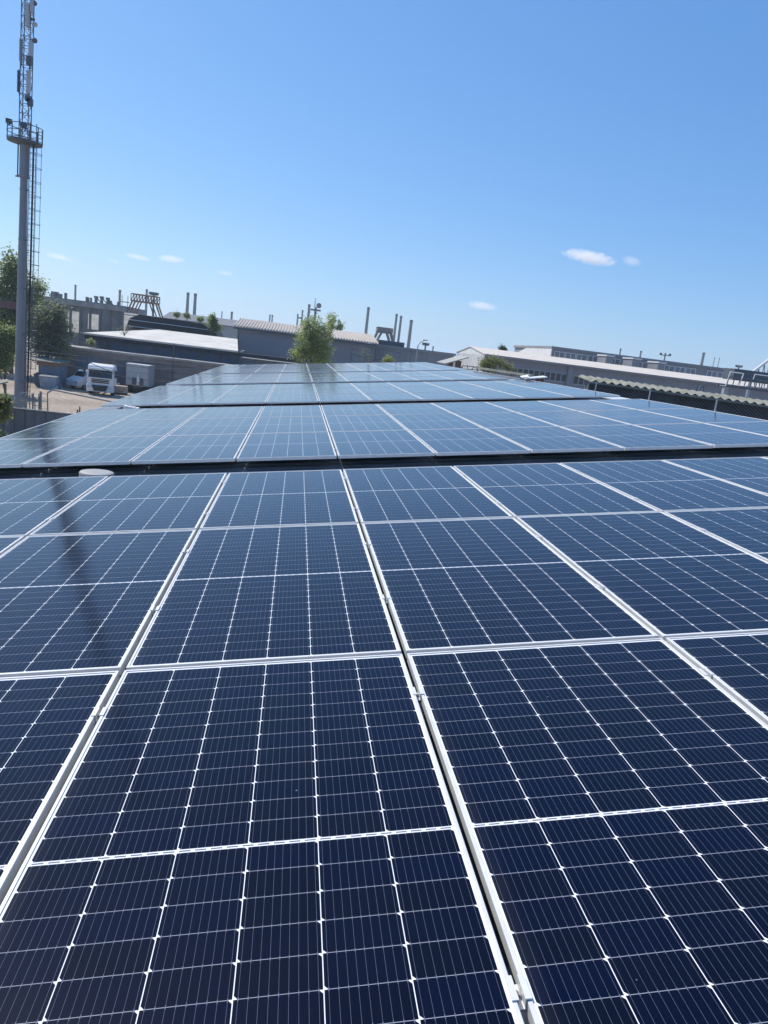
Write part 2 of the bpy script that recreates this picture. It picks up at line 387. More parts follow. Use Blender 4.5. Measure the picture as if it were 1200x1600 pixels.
mb.slab(T(XL - .13, Y0, -0.25), T(XL, Y0, -0.22), T(XL, Y1, -0.22), T(XL - .13, Y1, -0.25), 0.05)
mb.build('gutter', 'roof_sheet', hall)

# ------------------------------------------------------------------ solar panels
def frame_mesh():
    mb = MB(); pr = [(0, -.035), (0, -.0015), (.0015, 0), (.0095, 0), (.0095, -.012), (.004, -.012), (.004, -.035)]
    rings = []
    for o, z in pr: rings.append([(-W2 + o, -L2 + o, z), (W2 - o, -L2 + o, z), (W2 - o, L2 - o, z), (-W2 + o, L2 - o, z)])
    vs = [p for r in rings for p in r]; n = len(pr); fs = []
    for k in range(n):
        k2 = (k + 1) % n
        fs += [(4 * k + i, 4 * k + (i + 1) % 4, 4 * k2 + (i + 1) % 4, 4 * k2 + i) for i in range(4)]
    return mb.add(vs, fs)
def laminate_mesh():
    return MB().box(-W2 + .0085, W2 - .0085, -L2 + .0085, L2 - .0085, -.0085, -.0035)

ARR = [(-PL, 3, 'nearest'), (5.0825, 3, 'second'), (12.375, 3, 'third'), (19.66, 3, 'fourth'), (26.93, 5, 'farthest')]
ORD = ['first', 'second', 'third', 'fourth', 'fifth', 'sixth', 'seventh', 'eighth', 'ninth', 'tenth']
ROWN = {3: ['front', 'middle', 'back'], 5: ['front', 'second', 'middle', 'fourth', 'back']}
proto = None
for ai, (ys, nr, an) in enumerate(ARR):
    for r in range(nr):
        for c in range(-3, 7):
            p = T((c + .5) * PW, ys + (r + .5) * PL, -0.035)
            rot = (R_(rng.normal(0, .05)), -TH + R_(rng.normal(0, .05)), 0)
            lab = f'{ORD[c + 3]} panel from the left in the {ROWN[nr][r]} row of the {an} solar array'
            g = f'solar panels of the {an} array'
            if proto is None:
                o = proto = empty('solar_panel', p, lab, 'solar panel', g, rot)
                fr = frame_mesh(); fr.v = [q + Vector((0, 0, .035)) for q in fr.v]
                proto_parts = [fr.build('frame', 'alu', o, local=True)]
                la = laminate_mesh(); la.v = [q + Vector((0, 0, .035)) for q in la.v]
                proto_parts.append(la.build('glass_laminate', 'cells', o, local=True))
            else:
                o = proto.copy(); COL.objects.link(o); o.location = p; o.rotation_euler = rot
                tag(o, lab, 'solar panel', g)
                for ch in proto_parts:
                    k = ch.copy(); COL.objects.link(k); k.parent = o

# mounting rails across the rows and the clamps on the column gaps
RAILS = [(-1.54, 'front', 'nearer', 0), (-0.33, 'front', 'farther', 0), (0.64, 'middle', 'nearer', 0), (1.59, 'middle', 'farther', 0),
         (2.55, 'back', 'nearer', 0), (3.75, 'back', 'farther', 0), (5.0825 + .5, 'front', 'nearer', 1), (5.0825 + 1.6, 'front', 'farther', 1),
         (5.0825 + 2.6, 'middle', 'nearer', 1), (5.0825 + 3.7, 'middle', 'farther', 1), (5.0825 + 4.75, 'back', 'nearer', 1), (5.0825 + 5.85, 'back', 'farther', 1)]
rl = MB(); rl.box(-5.6, 5.6, -.02, .02, 0, .04); rl.box(-5.6, 5.6, -.032, .032, -.006, 0)
rproto = None; cproto = None
for (yy, rn, nf, ai) in RAILS:
    p = T(2 * PW, yy, -.0755); lab = f'aluminium rail under the {rn} row of the {ARR[ai][2]} array, {nf} of its two'
    if rproto is None:
        rproto = rl.build('mounting_rail', 'alu', local=True); o = rproto
    else:
        o = rproto.copy(); COL.objects.link(o)
    o.location = p; o.rotation_euler = (0, -TH, 0); tag(o, lab, 'rail', 'aluminium rails under the solar panels')
    for c in range(-2, 7):
        p = T(c * PW, yy, -.0355)
        lab = f'clamp on {ORD[c + 2]} seam from left, {nf} one of {rn} row, {ARR[ai][2]} array'
        if cproto is None:
            cproto = empty('panel_clamp', p, lab, 'clamp', 'clamps between the solar panels', (0, -TH, 0)); o = cproto
            mb = MB()
            for sx in (-1, 1):
                mb.box(*sorted((sx * .0062, sx * .0205)), -.027, .027, .0358, .0388); mb.box(*sorted((sx * .0062, sx * .0088)), -.027, .027, .012, .0358)
            mb.box(-.0062, .0062, -.027, .027, .012, .0146)
            cparts = [mb.build('clamp_plate', 'alu', o, local=True)]
            mb = MB(); mb.tube((0, 0, .0146), (0, 0, .0235), .0055, .0052, 8); mb.tube((0, 0, -.03), (0, 0, .012), .004, .004, 6)
            cparts.append(mb.build('bolt', 'bolt', o, local=True))
        else:
            o = cproto.copy(); COL.objects.link(o); o.location = p; tag(o, lab, 'clamp', 'clamps between the solar panels')
            for ch in cparts:
                k = ch.copy(); COL.objects.link(k); k.parent = o

# white vent cap in the first gap
mb = MB(); vc = T(-1.37, 4.68, -0.2)
mb.lathe(vc, [(.10, 0), (.10, .08), (.160, .085), (.166, .10), (.166, .155), (.158, .166), (.13, .172), (.05, .175)], 32)
tag(mb.build('vent_cap', mat('grey_white_plastic', (.33, .33, .325), .5, 0, .06, 8), smooth=False), 'round white vent cap standing in the gap behind the nearest array', 'vent')
# little white box and dark stubs on the low roof edge
p = at(206, 638.5, 14.75)
mb = MB()
for k in range(4): mb.cbox((p.x - .12 + k * .075, p.y, p.z), (.06, .16, .10 - .012 * k))
mb.cbox((p.x, p.y, p.z - .07), (.34, .2, .05))
tag(mb.build('cable_gland_box', 'white_plastic'), 'small white cable box at the left end of the gap before the third array', 'box')
for (px, py, h, w) in ((124.5, 643, 7.5, 'taller'), (121, 644.5, 4.5, 'shorter')):
    q = at(px, py, 14.3); mb = MB(); mb.tube(q, q + Vector((0, 0, h * 14.3 / FPX)), .014, .011, 8); mb.tube(q - Vector((0, 0, .03)), q, .022, .022, 8)
    tag(mb.build('edge_stub', 'plastic_black'), f'{w} of two small dark stubs on the left edge of the second array', 'stub', 'dark stubs on the roof edge')

# raised cable tray along the right ridge, and the broken vent
def tray(y0, y1, label):
    t = empty('cable_tray', T(8.1, y0, -.14), label, 'cable tray')
    mb = MB(); mb.box(8.02, 8.3, y0, y1, .05, .09, fn=lambda x, y, z: T(x, y, z)); mb.box(8.02, 8.03, y0, y1, .09, .13, fn=lambda x, y, z: T(x, y, z))
    mb.build('tray', 'fibre', t)
    yy = y0 + .2
    while yy < y1:
        mb = MB(); mb.box(8.05, 8.09, yy, yy + .04, -.14, .05, fn=lambda x, y, z: T(x, y, z)); mb.build('support_post', 'dark_steel', t); yy += 1.6
tray(19.9, 27.0, 'grey cable tray on short posts along the right edge of the far arrays')
bv = empty('broken_vent', T(8.0, 18.9, -.14), 'broken brick vent with a crooked white sheet on the right roof edge', 'vent')
mb = MB()
for k in range(4):
    mb.cbox(T(7.72 + .17 * k, 18.85 + .1 * (k % 2), -.05), (.07, .12, .2), .4 * k)
mb.build('brick_stub', 'tile', bv)
mb = MB(); mb.slab(T(7.6, 18.6, .06), T(8.3, 18.65, .09), T(8.35, 19.2, .10), T(7.7, 19.2, .05), .03); mb.slab(T(7.55, 18.9, .075), T(7.75, 18.7, .10), T(7.8, 19.1, .14), T(7.6, 19.2, .10), .02); mb.build('cap_sheet', 'white', bv)

# ------------------------------------------------------------------ corrugated shed beyond the right edge
DCS = 19.0
ca, cb = at(922, 594, DCS + 1.2), at(1255, 640, DCS - .4)
ux = (cb - ca); ux.z = 0; LX = ux.length; ux.normalize(); uy = Vector((-ux.y, ux.x, 0)); ez = ca.z; ez2 = cb.z
def CP(t, d, z): p = ca + ux * t + uy * d; return (p.x, p.y, z + (ez2 - ez) * t / LX)
cs = empty('corrugated_shed', (ca.x, ca.y, 0), 'neighbouring shed with wavy fibre cement roof and dark ribbed side', 'building')
mb = MB(); vs = []; fs = []; PIT = .235; N = int(LX / PIT * 8); rows = [(-.12, ez), (.5, ez + .055), (1.0, ez + .10)]
for i in range(N + 1):
    t = LX * i / N; ph = (t / PIT) % 1.0; w = .036 * (1 - abs(2 * ph - 1)) * 2 - .036
    for (d_, z) in rows: vs.append(CP(t - d_ * .25, d_, z + w))
    for (d_, z) in reversed(rows): vs.append(CP(t - d_ * .25, d_, z + w - .012))
    if i:
        k = 6 * i; fs += [(k - 6 + j, k - 6 + (j + 1) % 6, k + (j + 1) % 6, k + j) for j in range(6)]
mb.add(vs, fs); mb.build('roof', 'fibre', cs)
mb = MB(); vs = [CP(a_, b9, c_) for c_ in (-ez + .02, -.06) for a_, b9 in ((0, .06), (LX, .06), (LX, 1.0), (0, 1.0))]
vs = [(p[0], p[1], p[2] + ez) for p in vs]; mb.add(vs, [(3, 2, 1, 0), (4, 5, 6, 7), (0, 1, 5, 4), (1, 2, 6, 5), (2, 3, 7, 6), (3, 0, 4, 7)]); mb.build('wall', 'dark_clad', cs)
mb = MB(); t = -.5
while t < LX - .6:
    if t >= 0:
        mb.prism([CP(t, .055, ez - .07), CP(t + .03, .055, ez - .07), CP(t + .58, .055, ez - .47), CP(t + .55, .055, ez - .47)], -uy * .03)
    t += .115
mb.build('slanted_rib', mat('dark_sheet_rib', (.19, .195, .21), .7, 0, .2, 2), cs)
mb = MB(); mb.prism([CP(0, -.17, ez - .085), CP(LX, -.17, ez - .085), CP(LX, -.17, ez - .03), CP(0, -.17, ez - .03)], uy * .05); mb.build('eave_board', 'fibre', cs)
for (px, py) in ((1117, 641), (1014, 622), (930, 610), (1245, 668)):
    q = atx(px, py, T(7.95, 0, 0).x); zt = atx(px + 1.5, {1117: 624, 1014: 609, 930: 596, 1245: 640}[px], T(7.95, 0, 0).x).z
    mb = MB(); mb.tube(Vector((q.x, q.y, T(7.95, 0, -.13).z)), Vector((q.x, q.y, zt)), .014, .014, 8); mb.build('eave_post', 'steel', cs)

# loop of blue pipe behind
p = at(1090, 607, 24); sc_ = 24 / FPX
mb = MB(); P_ = lambda dx, dy: (p.x + dx * sc_, p.y, p.z - dy * sc_)
mb.path([P_(-2, 10), P_(-2, -6)], .03); mb.path([P_(2, 8), P_(5, -5), P_(10, -6), P_(11, 10)], .03)
tag(mb.build('bent_pipe', 'blue_door'), 'dark bent steel pipe frame standing behind the wavy roof', 'pipe frame')

# ------------------------------------------------------------------ far right: pale shed, window factory, crane walkway
def window(parent, x0, x1, z0, z1, y, cols, m='pane', fm='steel', name='window', rows=1):
    """framed window on a wall facing -Y"""
    mb = MB(); t = .12
    mb.box(x0, x1, y - .1, y, z0, z0 + t); mb.box(x0, x1, y - .1, y, z1 - t, z1)
    for i in range(cols + 1):
        x = x0 + (x1 - x0 - t) * i / cols; mb.box(x, x + t, y - .1, y, z0 + t, z1 - t)
    for j in range(1, rows):
        zz = z0 + (z1 - z0) * j / rows; mb.box(x0 + t, x1 - t, y - .095, y - .01, zz - .04, zz + .04)
    f = mb.build(name, fm, parent)
    mb = MB(); mb.box(x0 + t / 2, x1 - t / 2, y - .05, y - .03, z0 + t / 2, z1 - t / 2); mb.build('pane', m, f)

D0, D1 = 95.0, 112.0
gx = xat(757, 553, D0); ezs = zat(757, 553, D0); apz = zat(737, 542.5, 103.5); gx2 = xat(1200, 616, D0) + 14
ps = empty('pale_shed', (gx, D0, 0), 'long pale shed with white gable end and tan sheet roof', 'building')
mb = MB(); mb.box(gx + .12, gx2, D0, D1, 0, ezs - .02); mb.build('wall', 'grey_wall', ps)
mb = MB(); mb.prism([(gx, D0 - .05, 0), (gx, D1 + .05, 0), (gx, D1 + .05, ezs), (gx, 103.5, apz), (gx, D0 - .05, ezs)], (.1, 0, 0)); mb.build('gable_end', 'shed_white', ps)
mb = MB()
for yy in np.arange(D0 + .5, D1, .9): mb.box(gx - .05, gx - .003, yy, yy + .08, 0, ezs - .1)
mb.build('gable_rib', 'shed_white', ps)
mb = MB(); mb.slab((gx - .1, D0 - .5, ezs + .0), (gx2, D0 - .5, ezs + .0), (gx2, 103.5, apz + .12), (gx - .1, 103.5, apz + .12), .1)
mb.slab((gx - .1, 103.5, apz + .12), (gx2, 103.5, apz + .12), (gx2, D1 + .5, ezs), (gx - .1, D1 + .5, ezs), .1); mb.build('roof', 'roof_tan', ps)
mb = MB(); mb.box(gx - .1, gx2, D0 - .62, D0 - .5, ezs - .25, ezs + .02); mb.build('eave_trim', 'grey_wall2', ps)
for (pa, pb, n) in (((800, 572), (885, 592), 10), ((896, 585), (985, 607), 11), ((990, 598), (1060, 616), 9)):
    xa, za = xat(*pa, D0), zat(*pa, D0); xb = xat(*pb, D0)
    window(ps, xa, xb, za - 1.35, za - .1, D0, n, m='glass')
mb = MB(); mb.box(xat(886, 583, D0), xat(894, 585, D0), D0 - .35, D0, 0, ezs - .3); mb.build('pilaster', 'grey_wall2', ps)

DW = 138.0
wx = xat(864, 540, DW); wz = zat(864, 541, DW); wx2 = xat(1180, 580, DW)
wf = empty('window_factory', (wx, DW, 0), 'long grey factory with a ribbon of windows above the tan roof', 'building')
mb = MB(); mb.box(wx, wx2, DW, DW + 25, 0, wz - .45); mb.build('wall', 'grey_wall', wf)
mb = MB(); mb.box(wx - .3, wx2, DW - .3, DW + 25.3, wz - .45, wz); mb.build('parapet', 'grey_wall2', wf)
mb = MB(); mb.prism([(wx - .25, DW - .25, 0), (wx - .25, DW + 25.2, 0), (wx - .25, DW + 25.2, wz - 2.2), (wx - .25, DW + 14, wz - .2), (wx - .25, DW - .25, wz + .02)], (.2, 0, 0)); mb.build('gable_end', 'shed_white', wf)
x = wx + .5
k = 0
while x + 2.2 < wx2:
    if (k % 7) != 6: window(wf, x, x + 2.2, wz - 2.55, wz - .85, DW, 2, m='pane', fm='shed_white')
    x += 2.35; k += 1
for (px, w, h) in ((949, 12, 10), (990, 13, 11), (1029, 12, 11)):
    q = at(px, {949: 562, 990: 567, 1029: 573}[px], DW - 5)
    mb = MB(); s_ = (DW - 5) / FPX; mb.box(q.x - w / 2 * s_, q.x + w / 2 * s_, DW - 6, DW - 2, q.z - 2.5, q.z + h / 2 * s_); vb = mb.build('roof_box', 'grey_wall', wf)
    mb = MB(); mb.box(q.x - w * .6 * s_, q.x + w * .6 * s_, DW - 6.3, DW - 1.8, q.z + h / 2 * s_, q.z + h / 2 * s_ + .25); mb.build('box_lid', 'shed_white', vb)

DC = 45.0
p0 = at(1133, 603, DC); sc_ = DC / FPX
cw = empty('crane_walkway', (p0.x, p0.y, 0), 'white railed crane walkway with ladder rungs at the right', 'walkway')
Lw = 9.0; zf = p0.z
mb = MB()
for dy in (0, .9): mb.box(p0.x, p0.x + Lw, DC + dy, DC + dy + .1, zf - .05, zf + .1)
mb.build('beam', 'dark_steel', cw)
mb = MB()
for k in range(22): mb.box(p0.x + .1 + k * .42, p0.x + .18 + k * .42, DC + .1, DC + .9, zf - .02, zf + .04)
mb.build('deck', 'steel', cw)
mb = MB()
for k in range(22): mb.tube((p0.x + .1 + k * .42, DC, zf + .1), (p0.x + .14 + k * .42, DC, zf + .62), .035, .035, 6)
mb.tube((p0.x, DC, zf + .62), (p0.x + Lw, DC, zf + .62), .05, .05, 6)
mb.build('railing', 'dark_steel', cw)
mb = MB()
mb.path([(p0.x, DC - .05, zf), (p0.x + .12, DC - .05, zf + .95), (p0.x + 1.1, DC - .05, zf + .95), (p0.x + .95, DC - .05, zf + .1)], .035); mb.path([(p0.x + 1.9, DC, zf + .6), (p0.x + 1.95, DC, zf + 1.0), (p0.x + 4.2, DC, zf + 1.0)], .03)
mb.build('end_frame', 'white', cw)
mb = MB(); mb.box(p0.x + 1.2, p0.x + Lw, DC + 1.2, DC + 2.4, zf + .5, zf + 1.25); mb.build('machine_box', 'dark_steel', cw)
mb = MB()
for k in range(3): mb.box(p0.x + .2 + k * 4, p0.x + .5 + k * 4, DC + .3, DC + .6, 0, zf - .05)
mb.build('support_column', 'steel', cw)
q0, q1 = at(1170, 586, 60), at(1203, 561, 60)
dg = empty('diagonal_boom', (q0.x, 60, 0), 'pale slanted boom with lattice behind at the right edge', 'boom')
mb = MB(); d = (q1 - q0); mb.tube(q0, q0 + d * 2.2, .13, .13, 8); mb.build('boom', 'shed_white', dg)
mb = MB()
for k in range(7):
    a = q0 + d * (.2 + .28 * k); mb.tube(a, (a.x, 60, q0.z - 1.0), .05, .05, 5); mb.tube(a, (a.x + .5, 60, q0.z - 1.0), .04, .04, 5)
mb.tube((q0.x, 60, q0.z - .2), (q0.x + 5, 60, q0.z - .2), .07, .07, 6); mb.tube((q0.x, 60, q0.z - 1), (q0.x + 5, 60, q0.z - 1), .07, .07, 6); mb.tube((q0.x + .3, 60, 0), (q0.x + .3, 60, q0.z - .1), .15, .15, 8)
mb.build('lattice', 'steel', dg)

# ------------------------------------------------------------------ centre: grey hall, grey wall, lean-to
DH = 105.0
hx0, hx1 = xat(371, 510, DH), xat(588, 535, DH); hz = zat(480, 523, DH); rzz = zat(460, 508, DH + 9) 
gh = empty('grey_hall', ((hx0 + hx1) / 2, DH, 0), 'big plain grey hall with ribbed tan roof behind the tree', 'building')
mb = MB(); mb.box(hx0, hx1, DH, DH + 18, 0, hz - .25); mb.build('wall', 'grey_wall', gh)
mb = MB(); mb.slab((hx0 - .5, DH - .7, hz), (hx1 + .3, DH - .7, hz), (hx1 + .3, DH + 9, rzz), (hx0 - .5, DH + 9, rzz), .12)
mb.slab((hx0 - .5, DH + 9, rzz), (hx1 + .3, DH + 9, rzz), (hx1 + .3, DH + 18.5, hz), (hx0 - .5, DH + 18.5, hz), .12)
x = hx0 - .4
while x < hx1 + .2:
    mb.slab((x, DH - .72, hz + .16), (x + .16, DH - .72, hz + .12), (x + .16, DH + 9, rzz + .12), (x, DH + 9, rzz + .12), .13); x += .42
rfm = mat('tan_ribbed_roof', (0.52, 0.46, 0.40), .6, 0, .08, .6); mb.build('roof', rfm, gh)  # the hall roof's own tan sheet colour
mb = MB(); mb.box(hx0 - .45, hx1, DH - .68, DH - .06, hz - .42, hz - .14); mb.build('eave_trim', 'dark_steel', gh)
mb = MB(); mb.tube((hx0 + .15, DH - .12, 0), (hx0 + .15, DH - .12, hz - .4), .12, .12, 8); mb.tube((hx1 - .3, DH - .12, 0), (hx1 - .3, DH - .12, hz - .4), .1, .1, 8); mb.build('downpipe', 'fibre', gh)

DL = 108.0
lx0, lx1 = hx1 + .4, xat(710, 553, DL); lz = zat(650, 545, DL)
lw = empty('grey_workshop', ((lx0 + lx1) / 2, DL, 0), 'lower grey workshop wall right of the big hall, dark flat roof', 'building')
mb = MB(); mb.box(lx0, lx1, DL, DL + 14, 0, lz - .35); mb.build('wall', 'grey_wall', lw)
mb = MB(); mb.box(lx0 - .1, lx1 + .2, DL - .3, DL + 14.2, lz - .35, lz); mb.build('parapet', 'grey_wall2', lw)
mb = MB()
for k in range(14): mb.box(lx0 + .4 + k * .83, lx0 + .48 + k * .83, DL - .05, DL - .003, 0, lz - .4)
mb.build('wall_rib', 'grey_wall', lw)
mb = MB(); mb.box(lx0 + .5, lx0 + 4.5, DL + 2, DL + 10, lz, lz + .7); mb.build('roof_hood', 'far_dark', lw)
q = at(565, 560, 100); mb = MB()
mb.tube((q.x - 1.5, 100, 0), (q.x - 1.5, 100, q.z + 2.4), .07, .06, 6); mb.tube((q.x + 2.6, 100, 0), (q.x + 2.6, 100, q.z + 2.0), .07, .06, 6)
for k in range(3): mb.tube((q.x - 1.5, 100, q.z + 1.8 - k * .7), (q.x + 5.6, 100, q.z + 1.4 - k * .7), .05, .05, 6)
tag(mb.build('pipe_rack', 'dark_steel'), 'thin dark pipe rack in front of the grey hall corner', 'pipe rack')

p0, p1 = at(690, 567, 80), at(722, 560, 80)
lt = empty('lean_to', (p0.x, 80, 0), 'small lean-to with pale sloping roof below the white gable', 'shed')
mb = MB(); mb.slab((p0.x, 78, p0.z), (p1.x + .3, 78, p1.z + .25), (p1.x + .3, 83, p1.z + .3), (p0.x, 83, p0.z + .05), .1); mb.build('roof', 'far_pale', lt)
mb = MB(); mb.box(p0.x + 1.3, p1.x, 80, 82.5, 0, p1.z - .3); mb.build('wall', 'redbrown', lt)
mb = MB(); mb.box(p0.x + 1.0, p0.x + 1.2, 78.3, 78.5, 0, p0.z + .3); mb.build('post', 'white', lt)
g0, g1 = at(722, 573, 70), at(765, 568, 70)
mb = MB()
for k in range(6):
    x = g0.x + (g1.x - g0.x) * k / 5; mb.tube((x, 70, 0), (x, 70, g0.z + .1 + .12 * (k % 2)), .04, .04, 6)
mb.tube((g0.x, 70, g0.z + .1), (g1.x, 70, g0.z + .2), .04, .04, 6); mb.tube((g0.x, 70, g0.z - .2), (g1.x, 70, g0.z - .1), .04, .04, 6)
tag(mb.build('steel_railing', 'dark_steel'), 'low dark railing in front of the white gable', 'railing')

def street_lamp(px, pyb, pyt, D, label, arm):
    b0 = at(px, pyb, D); t0 = zat(px, pyt, D); e = empty('street_lamp', (b0.x, D, 0), label, 'street lamp')
    mb = MB(); mb.tube((b0.x, D, 0), (b0.x, D, t0), .12, .07, 8); mb.path([(b0.x, D, t0), (b0.x + arm * .4, D, t0 + .5), (b0.x + arm, D, t0 + .75)], .05); mb.build('pole', 'steel', e)
    mb = MB(); mb.cbox((b0.x + arm * 1.15, D, t0 + .78), (abs(arm) * .5 + .2, .25, .12)); mb.build('lamp_head', 'antenna', e)
street_lamp(650.5, 560, 540, 90, 'grey street lamp with curved arm before the grey workshop', 0.75)
def mast_light(px, pyt, D, label, w=1.6):
    t0 = at(px, pyt, D); e = empty('floodlight_mast', (t0.x, D, 0), label, 'mast')
    mb = MB(); mb.tube((t0.x, D, 0), (t0.x, D, t0.z), .35, .25, 8); mb.build('mast', 'dark_steel', e)
    mb = MB(); mb.ring((t0.x, D, t0.z - .8), w, .1, 14)
    for k in range(6):
        a = k * 1.05; c = (t0.x + w * math.cos(a), D + w * math.sin(a), t0.z - .4); mb.cbox(c, (.75, .5, .7), a); mb.tube((t0.x, D, t0.z - .8), (c[0], c[1], t0.z - .8), .08, .08, 5)
    mb.build('lamp_ring', 'dark_steel', e)

# ------------------------------------------------------------------ left: brick warehouse with pale roof
DB = 86.0
bx0, bx1 = xat(97, 560, DB), xat(520, 592, DB)
bz = zat(97, 539, DB); cz0 = bz - .05; DBC = DB + 4
cz = zat(250, 533.5, DBC); rz2 = zat(250, 515, DB + 17)
bw = empty('brick_warehouse', (bx0, DB, 0), 'long brick warehouse with blue window strip and pale flat roof behind the truck', 'building')
brickm = mat('grimy_brown_brick', (0.25, 0.21, 0.19), .9, 0, .2, .5, bump=.1)
mb = MB(); mb.box(bx0, bx1, DB, DBC, 0, bz - .3); mb.build('front_wall', brickm, bw)
mb = MB(); mb.box(bx0 - .2, bx1, DB - .2, DBC + .1, bz - .3, bz - .05); mb.build('lower_roof', 'conc', bw)
mb = MB()
for k in range(4): mb.box(bx0, bx1, DB - .06, DB - .003, bz - .95 - k * .75, bz - .88 - k * .75)
mb.build('brick_course', 'dark_steel', bw)
cx0 = xat(150, 525, DBC)
cx1 = xat(373, 548, DBC)
mb = MB(); mb.box(cx0, cx1, DBC, DB + 17, 0, cz - .15); mb.build('clerestory_wall', 'dconc', bw)
mb = MB(); mb.box(cx1, bx1, DBC + .3, DBC + 3, 0, cz - .75)
for k in range(5): mb.box(cx1 + 1.5 + k * 2.4, cx1 + 1.9 + k * 2.4, DBC + .05, DBC + .297, 0, cz - .8)
mb.build('low_wall', 'grey_wall2', bw)
nwin = [(153, 160), (172, 205), (208, 240), (242, 272), (275, 312), (316, 345), (349, 371)]
for (a, b3) in nwin:
    window(bw, xat(a, 535, DBC), xat(b3, 545, DBC), cz - 1.75, cz - .5, DBC, max(2, int((b3 - a) / 4)), m='blue_sheet', fm='blue_door')
rx0 = xat(130, 519, DBC - 1)
mb = MB(); mb.slab((rx0, DBC - 1, cz), (cx1, DBC - 1, cz), (xat(371, 530, DB + 17), DB + 17, rz2), (rx0 + 6, DB + 17, rz2), .2); mb.build('upper_roof', 'roof_pale', bw)
mb = MB(); mb.box(rx0 + .1, bx1 - 4, DBC - .95, DBC - .02, cz - .62, cz - .2); mb.build('eave_beam', 'black', bw)
for (a, b3, t_, n_) in ((118, 157, 556, 'garage_door'), (184, 194, 566, 'side_door')):
    xa, xb, zt = xat(a, t_, DB), xat(b3, t_ + 4, DB), zat(a, t_, DB)
    mb = MB(); mb.box(xa, xb, DB - .09, DB - .004, 0.02, zt); dr = mb.build(n_, 'blue_door', bw)
    mb = MB(); mb.box(xa - .12, xb + .12, DB - .14, DB - .005, zt, zt + .15)
    for k in range(1, 4): mb.box(xa + (xb - xa) * k / 4 - .03, xa + (xb - xa) * k / 4 + .03, DB - .12, DB - .092, .05, zt)
    mb.build('door_frame', 'dark_steel', dr)
mb = MB(); mb.tube((xat(271, 560, DB), DB - .12, 0), (xat(271, 560, DB), DB - .12, bz + 1.6), .06, .06, 6); mb.build('drainpipe', 'dark_steel', bw)

# blue shed and bits left of it
DS = 80.0
sx0, sx1 = xat(60, 580, DS), xat(91, 580, DS); sz = zat(75, 565, DS)
bs = empty('metal_shed', ((sx0 + sx1) / 2, DS, 0), 'small slate blue metal shed with brick top behind the tower', 'shed')
mb = MB(); mb.box(sx0, sx1, DS, DS + 3, 0, sz - .45)
for k in range(14): mb.box(sx0 + .03 + k * (sx1 - sx0) / 14, sx0 + .08 + k * (sx1 - sx0) / 14, DS - .04, DS - .003, .05, sz - .5)
mb.build('wall', mat('slate_blue_sheet', (.20, .25, .33), .6, 0, .15, 1.5), bs)
mb = MB(); mb.box(sx0 - .15, sx1 + .15, DS - .15, DS + 3.1, sz - .45, sz); mb.build('brick_band', 'tile', bs)
mb = MB(); mb.slab((sx0 - 1.2, DS - .6, sz + .1), (sx1 + .3, DS - .6, sz + .02), (sx1 + .3, DS + 3.3, sz + .15), (sx0 - 1.2, DS + 3.3, sz + .25), .08); mb.build('roof', 'fibre', bs)
mb = MB(); x0, x1 = xat(-90, 590, 84), xat(60, 590, 84); zt = zat(5, 583, 84)
for k in range(12):
    xa = x0 + (x1 - x0) * k / 12; mb.box(xa + .03, xa + (x1 - x0) / 12 - .03, 84, 84.12, 0, zt); mb.box(xa - .1, xa + .1, 83.95, 84.2, 0, zt + .1)
mb.box(x0, x1, 84.02, 84.1, 0, zt - .1)
tag(mb.build('concrete_fence', 'conc'), 'pale concrete panel fence behind the trees at the left', 'fence')
gb = at(0, 600, 62)
mb = MB(); mb.slab(at(-30, 606, 60), at(12, 596, 60), at(12, 592, 64), at(-30, 601, 64), .1); 
for px in (-28, 9): q = at(px, 600, 62); mb.tube((q.x, 62, 0), (q.x, 62, q.z), .07, .07, 6)
tag(mb.build('awning', 'fibre'), 'grey sloping awning on posts at the left edge beside the tower', 'awning')

# bins beside the shed
def bin_thing(px, py, w, h, d, m, label, rzv=0):
    g = gnd(px, py); e = empty('waste_container', g, label, 'container')
    mb = MB()
    x, y = w / 2, d / 2
    lo = [(-x * .85, -y * .85, .12), (x * .85, -y * .85, .12), (x * .85, y * .85, .12), (-x * .85, y * .85, .12)]
    hi = [(-x, -y, h), (x, -y, h), (x, y, h), (-x, y, h)]
    mb.add([Vector(p) + g for p in lo + hi], [(3, 2, 1, 0), (4, 5, 6, 7), (0, 1, 5, 4), (1, 2, 6, 5), (2, 3, 7, 6), (3, 0, 4, 7)])
    for k in range(5): mb.cbox((g.x - x * .7 + k * x * .35, g.y - y * .95, g.z + h * .5), (.06, .08, h * .6))
    mb.build('body', m, e)
    mb = MB(); mb.slab(g + Vector((-x * 1.05, -y * 1.05, h + .04)), g + Vector((x * 1.05, -y * 1.05, h + .04)), g + Vector((x * 1.05, y * 1.05, h + .22)), g + Vector((-x * 1.05, y * 1.05, h + .22)), .05); mb.build('lid', 'dark_steel', e)
    mb = MB()
    for sx in (-1, 1): mb.cbox((g.x + sx * x * .6, g.y, g.z + .06), (.14, d * .8, .12))
    mb.build('skid', 'plastic_black', e)
bin_thing(77, 607.5, 1.7, 1.25, 1.2, mat('pale_blue_bin', (.27, .33, .42), .5, 0, .15, 2), 'pale blue waste container beside the metal shed')
bin_thing(67, 604, 1.5, 1.2, 1.2, mat('navy_bin', (.09, .12, .18), .5, 0, .15, 2), 'dark blue waste container left of the pale one')
# leaning poles
for (a, b4, lb) in (((68, 568), (91, 609), 'left one of two thin pale poles leaning beside the shed'), ((78, 568), (99, 610.5), 'right one of two thin pale poles leaning beside the shed')):
    g = gnd(*b4); q = at(*a, g.y + 3); mb = MB(); mb.tube(g, q, .04, .04, 6); tag(mb.build('leaning_pole', 'steel'), lb, 'pole', 'poles leaning by the shed')

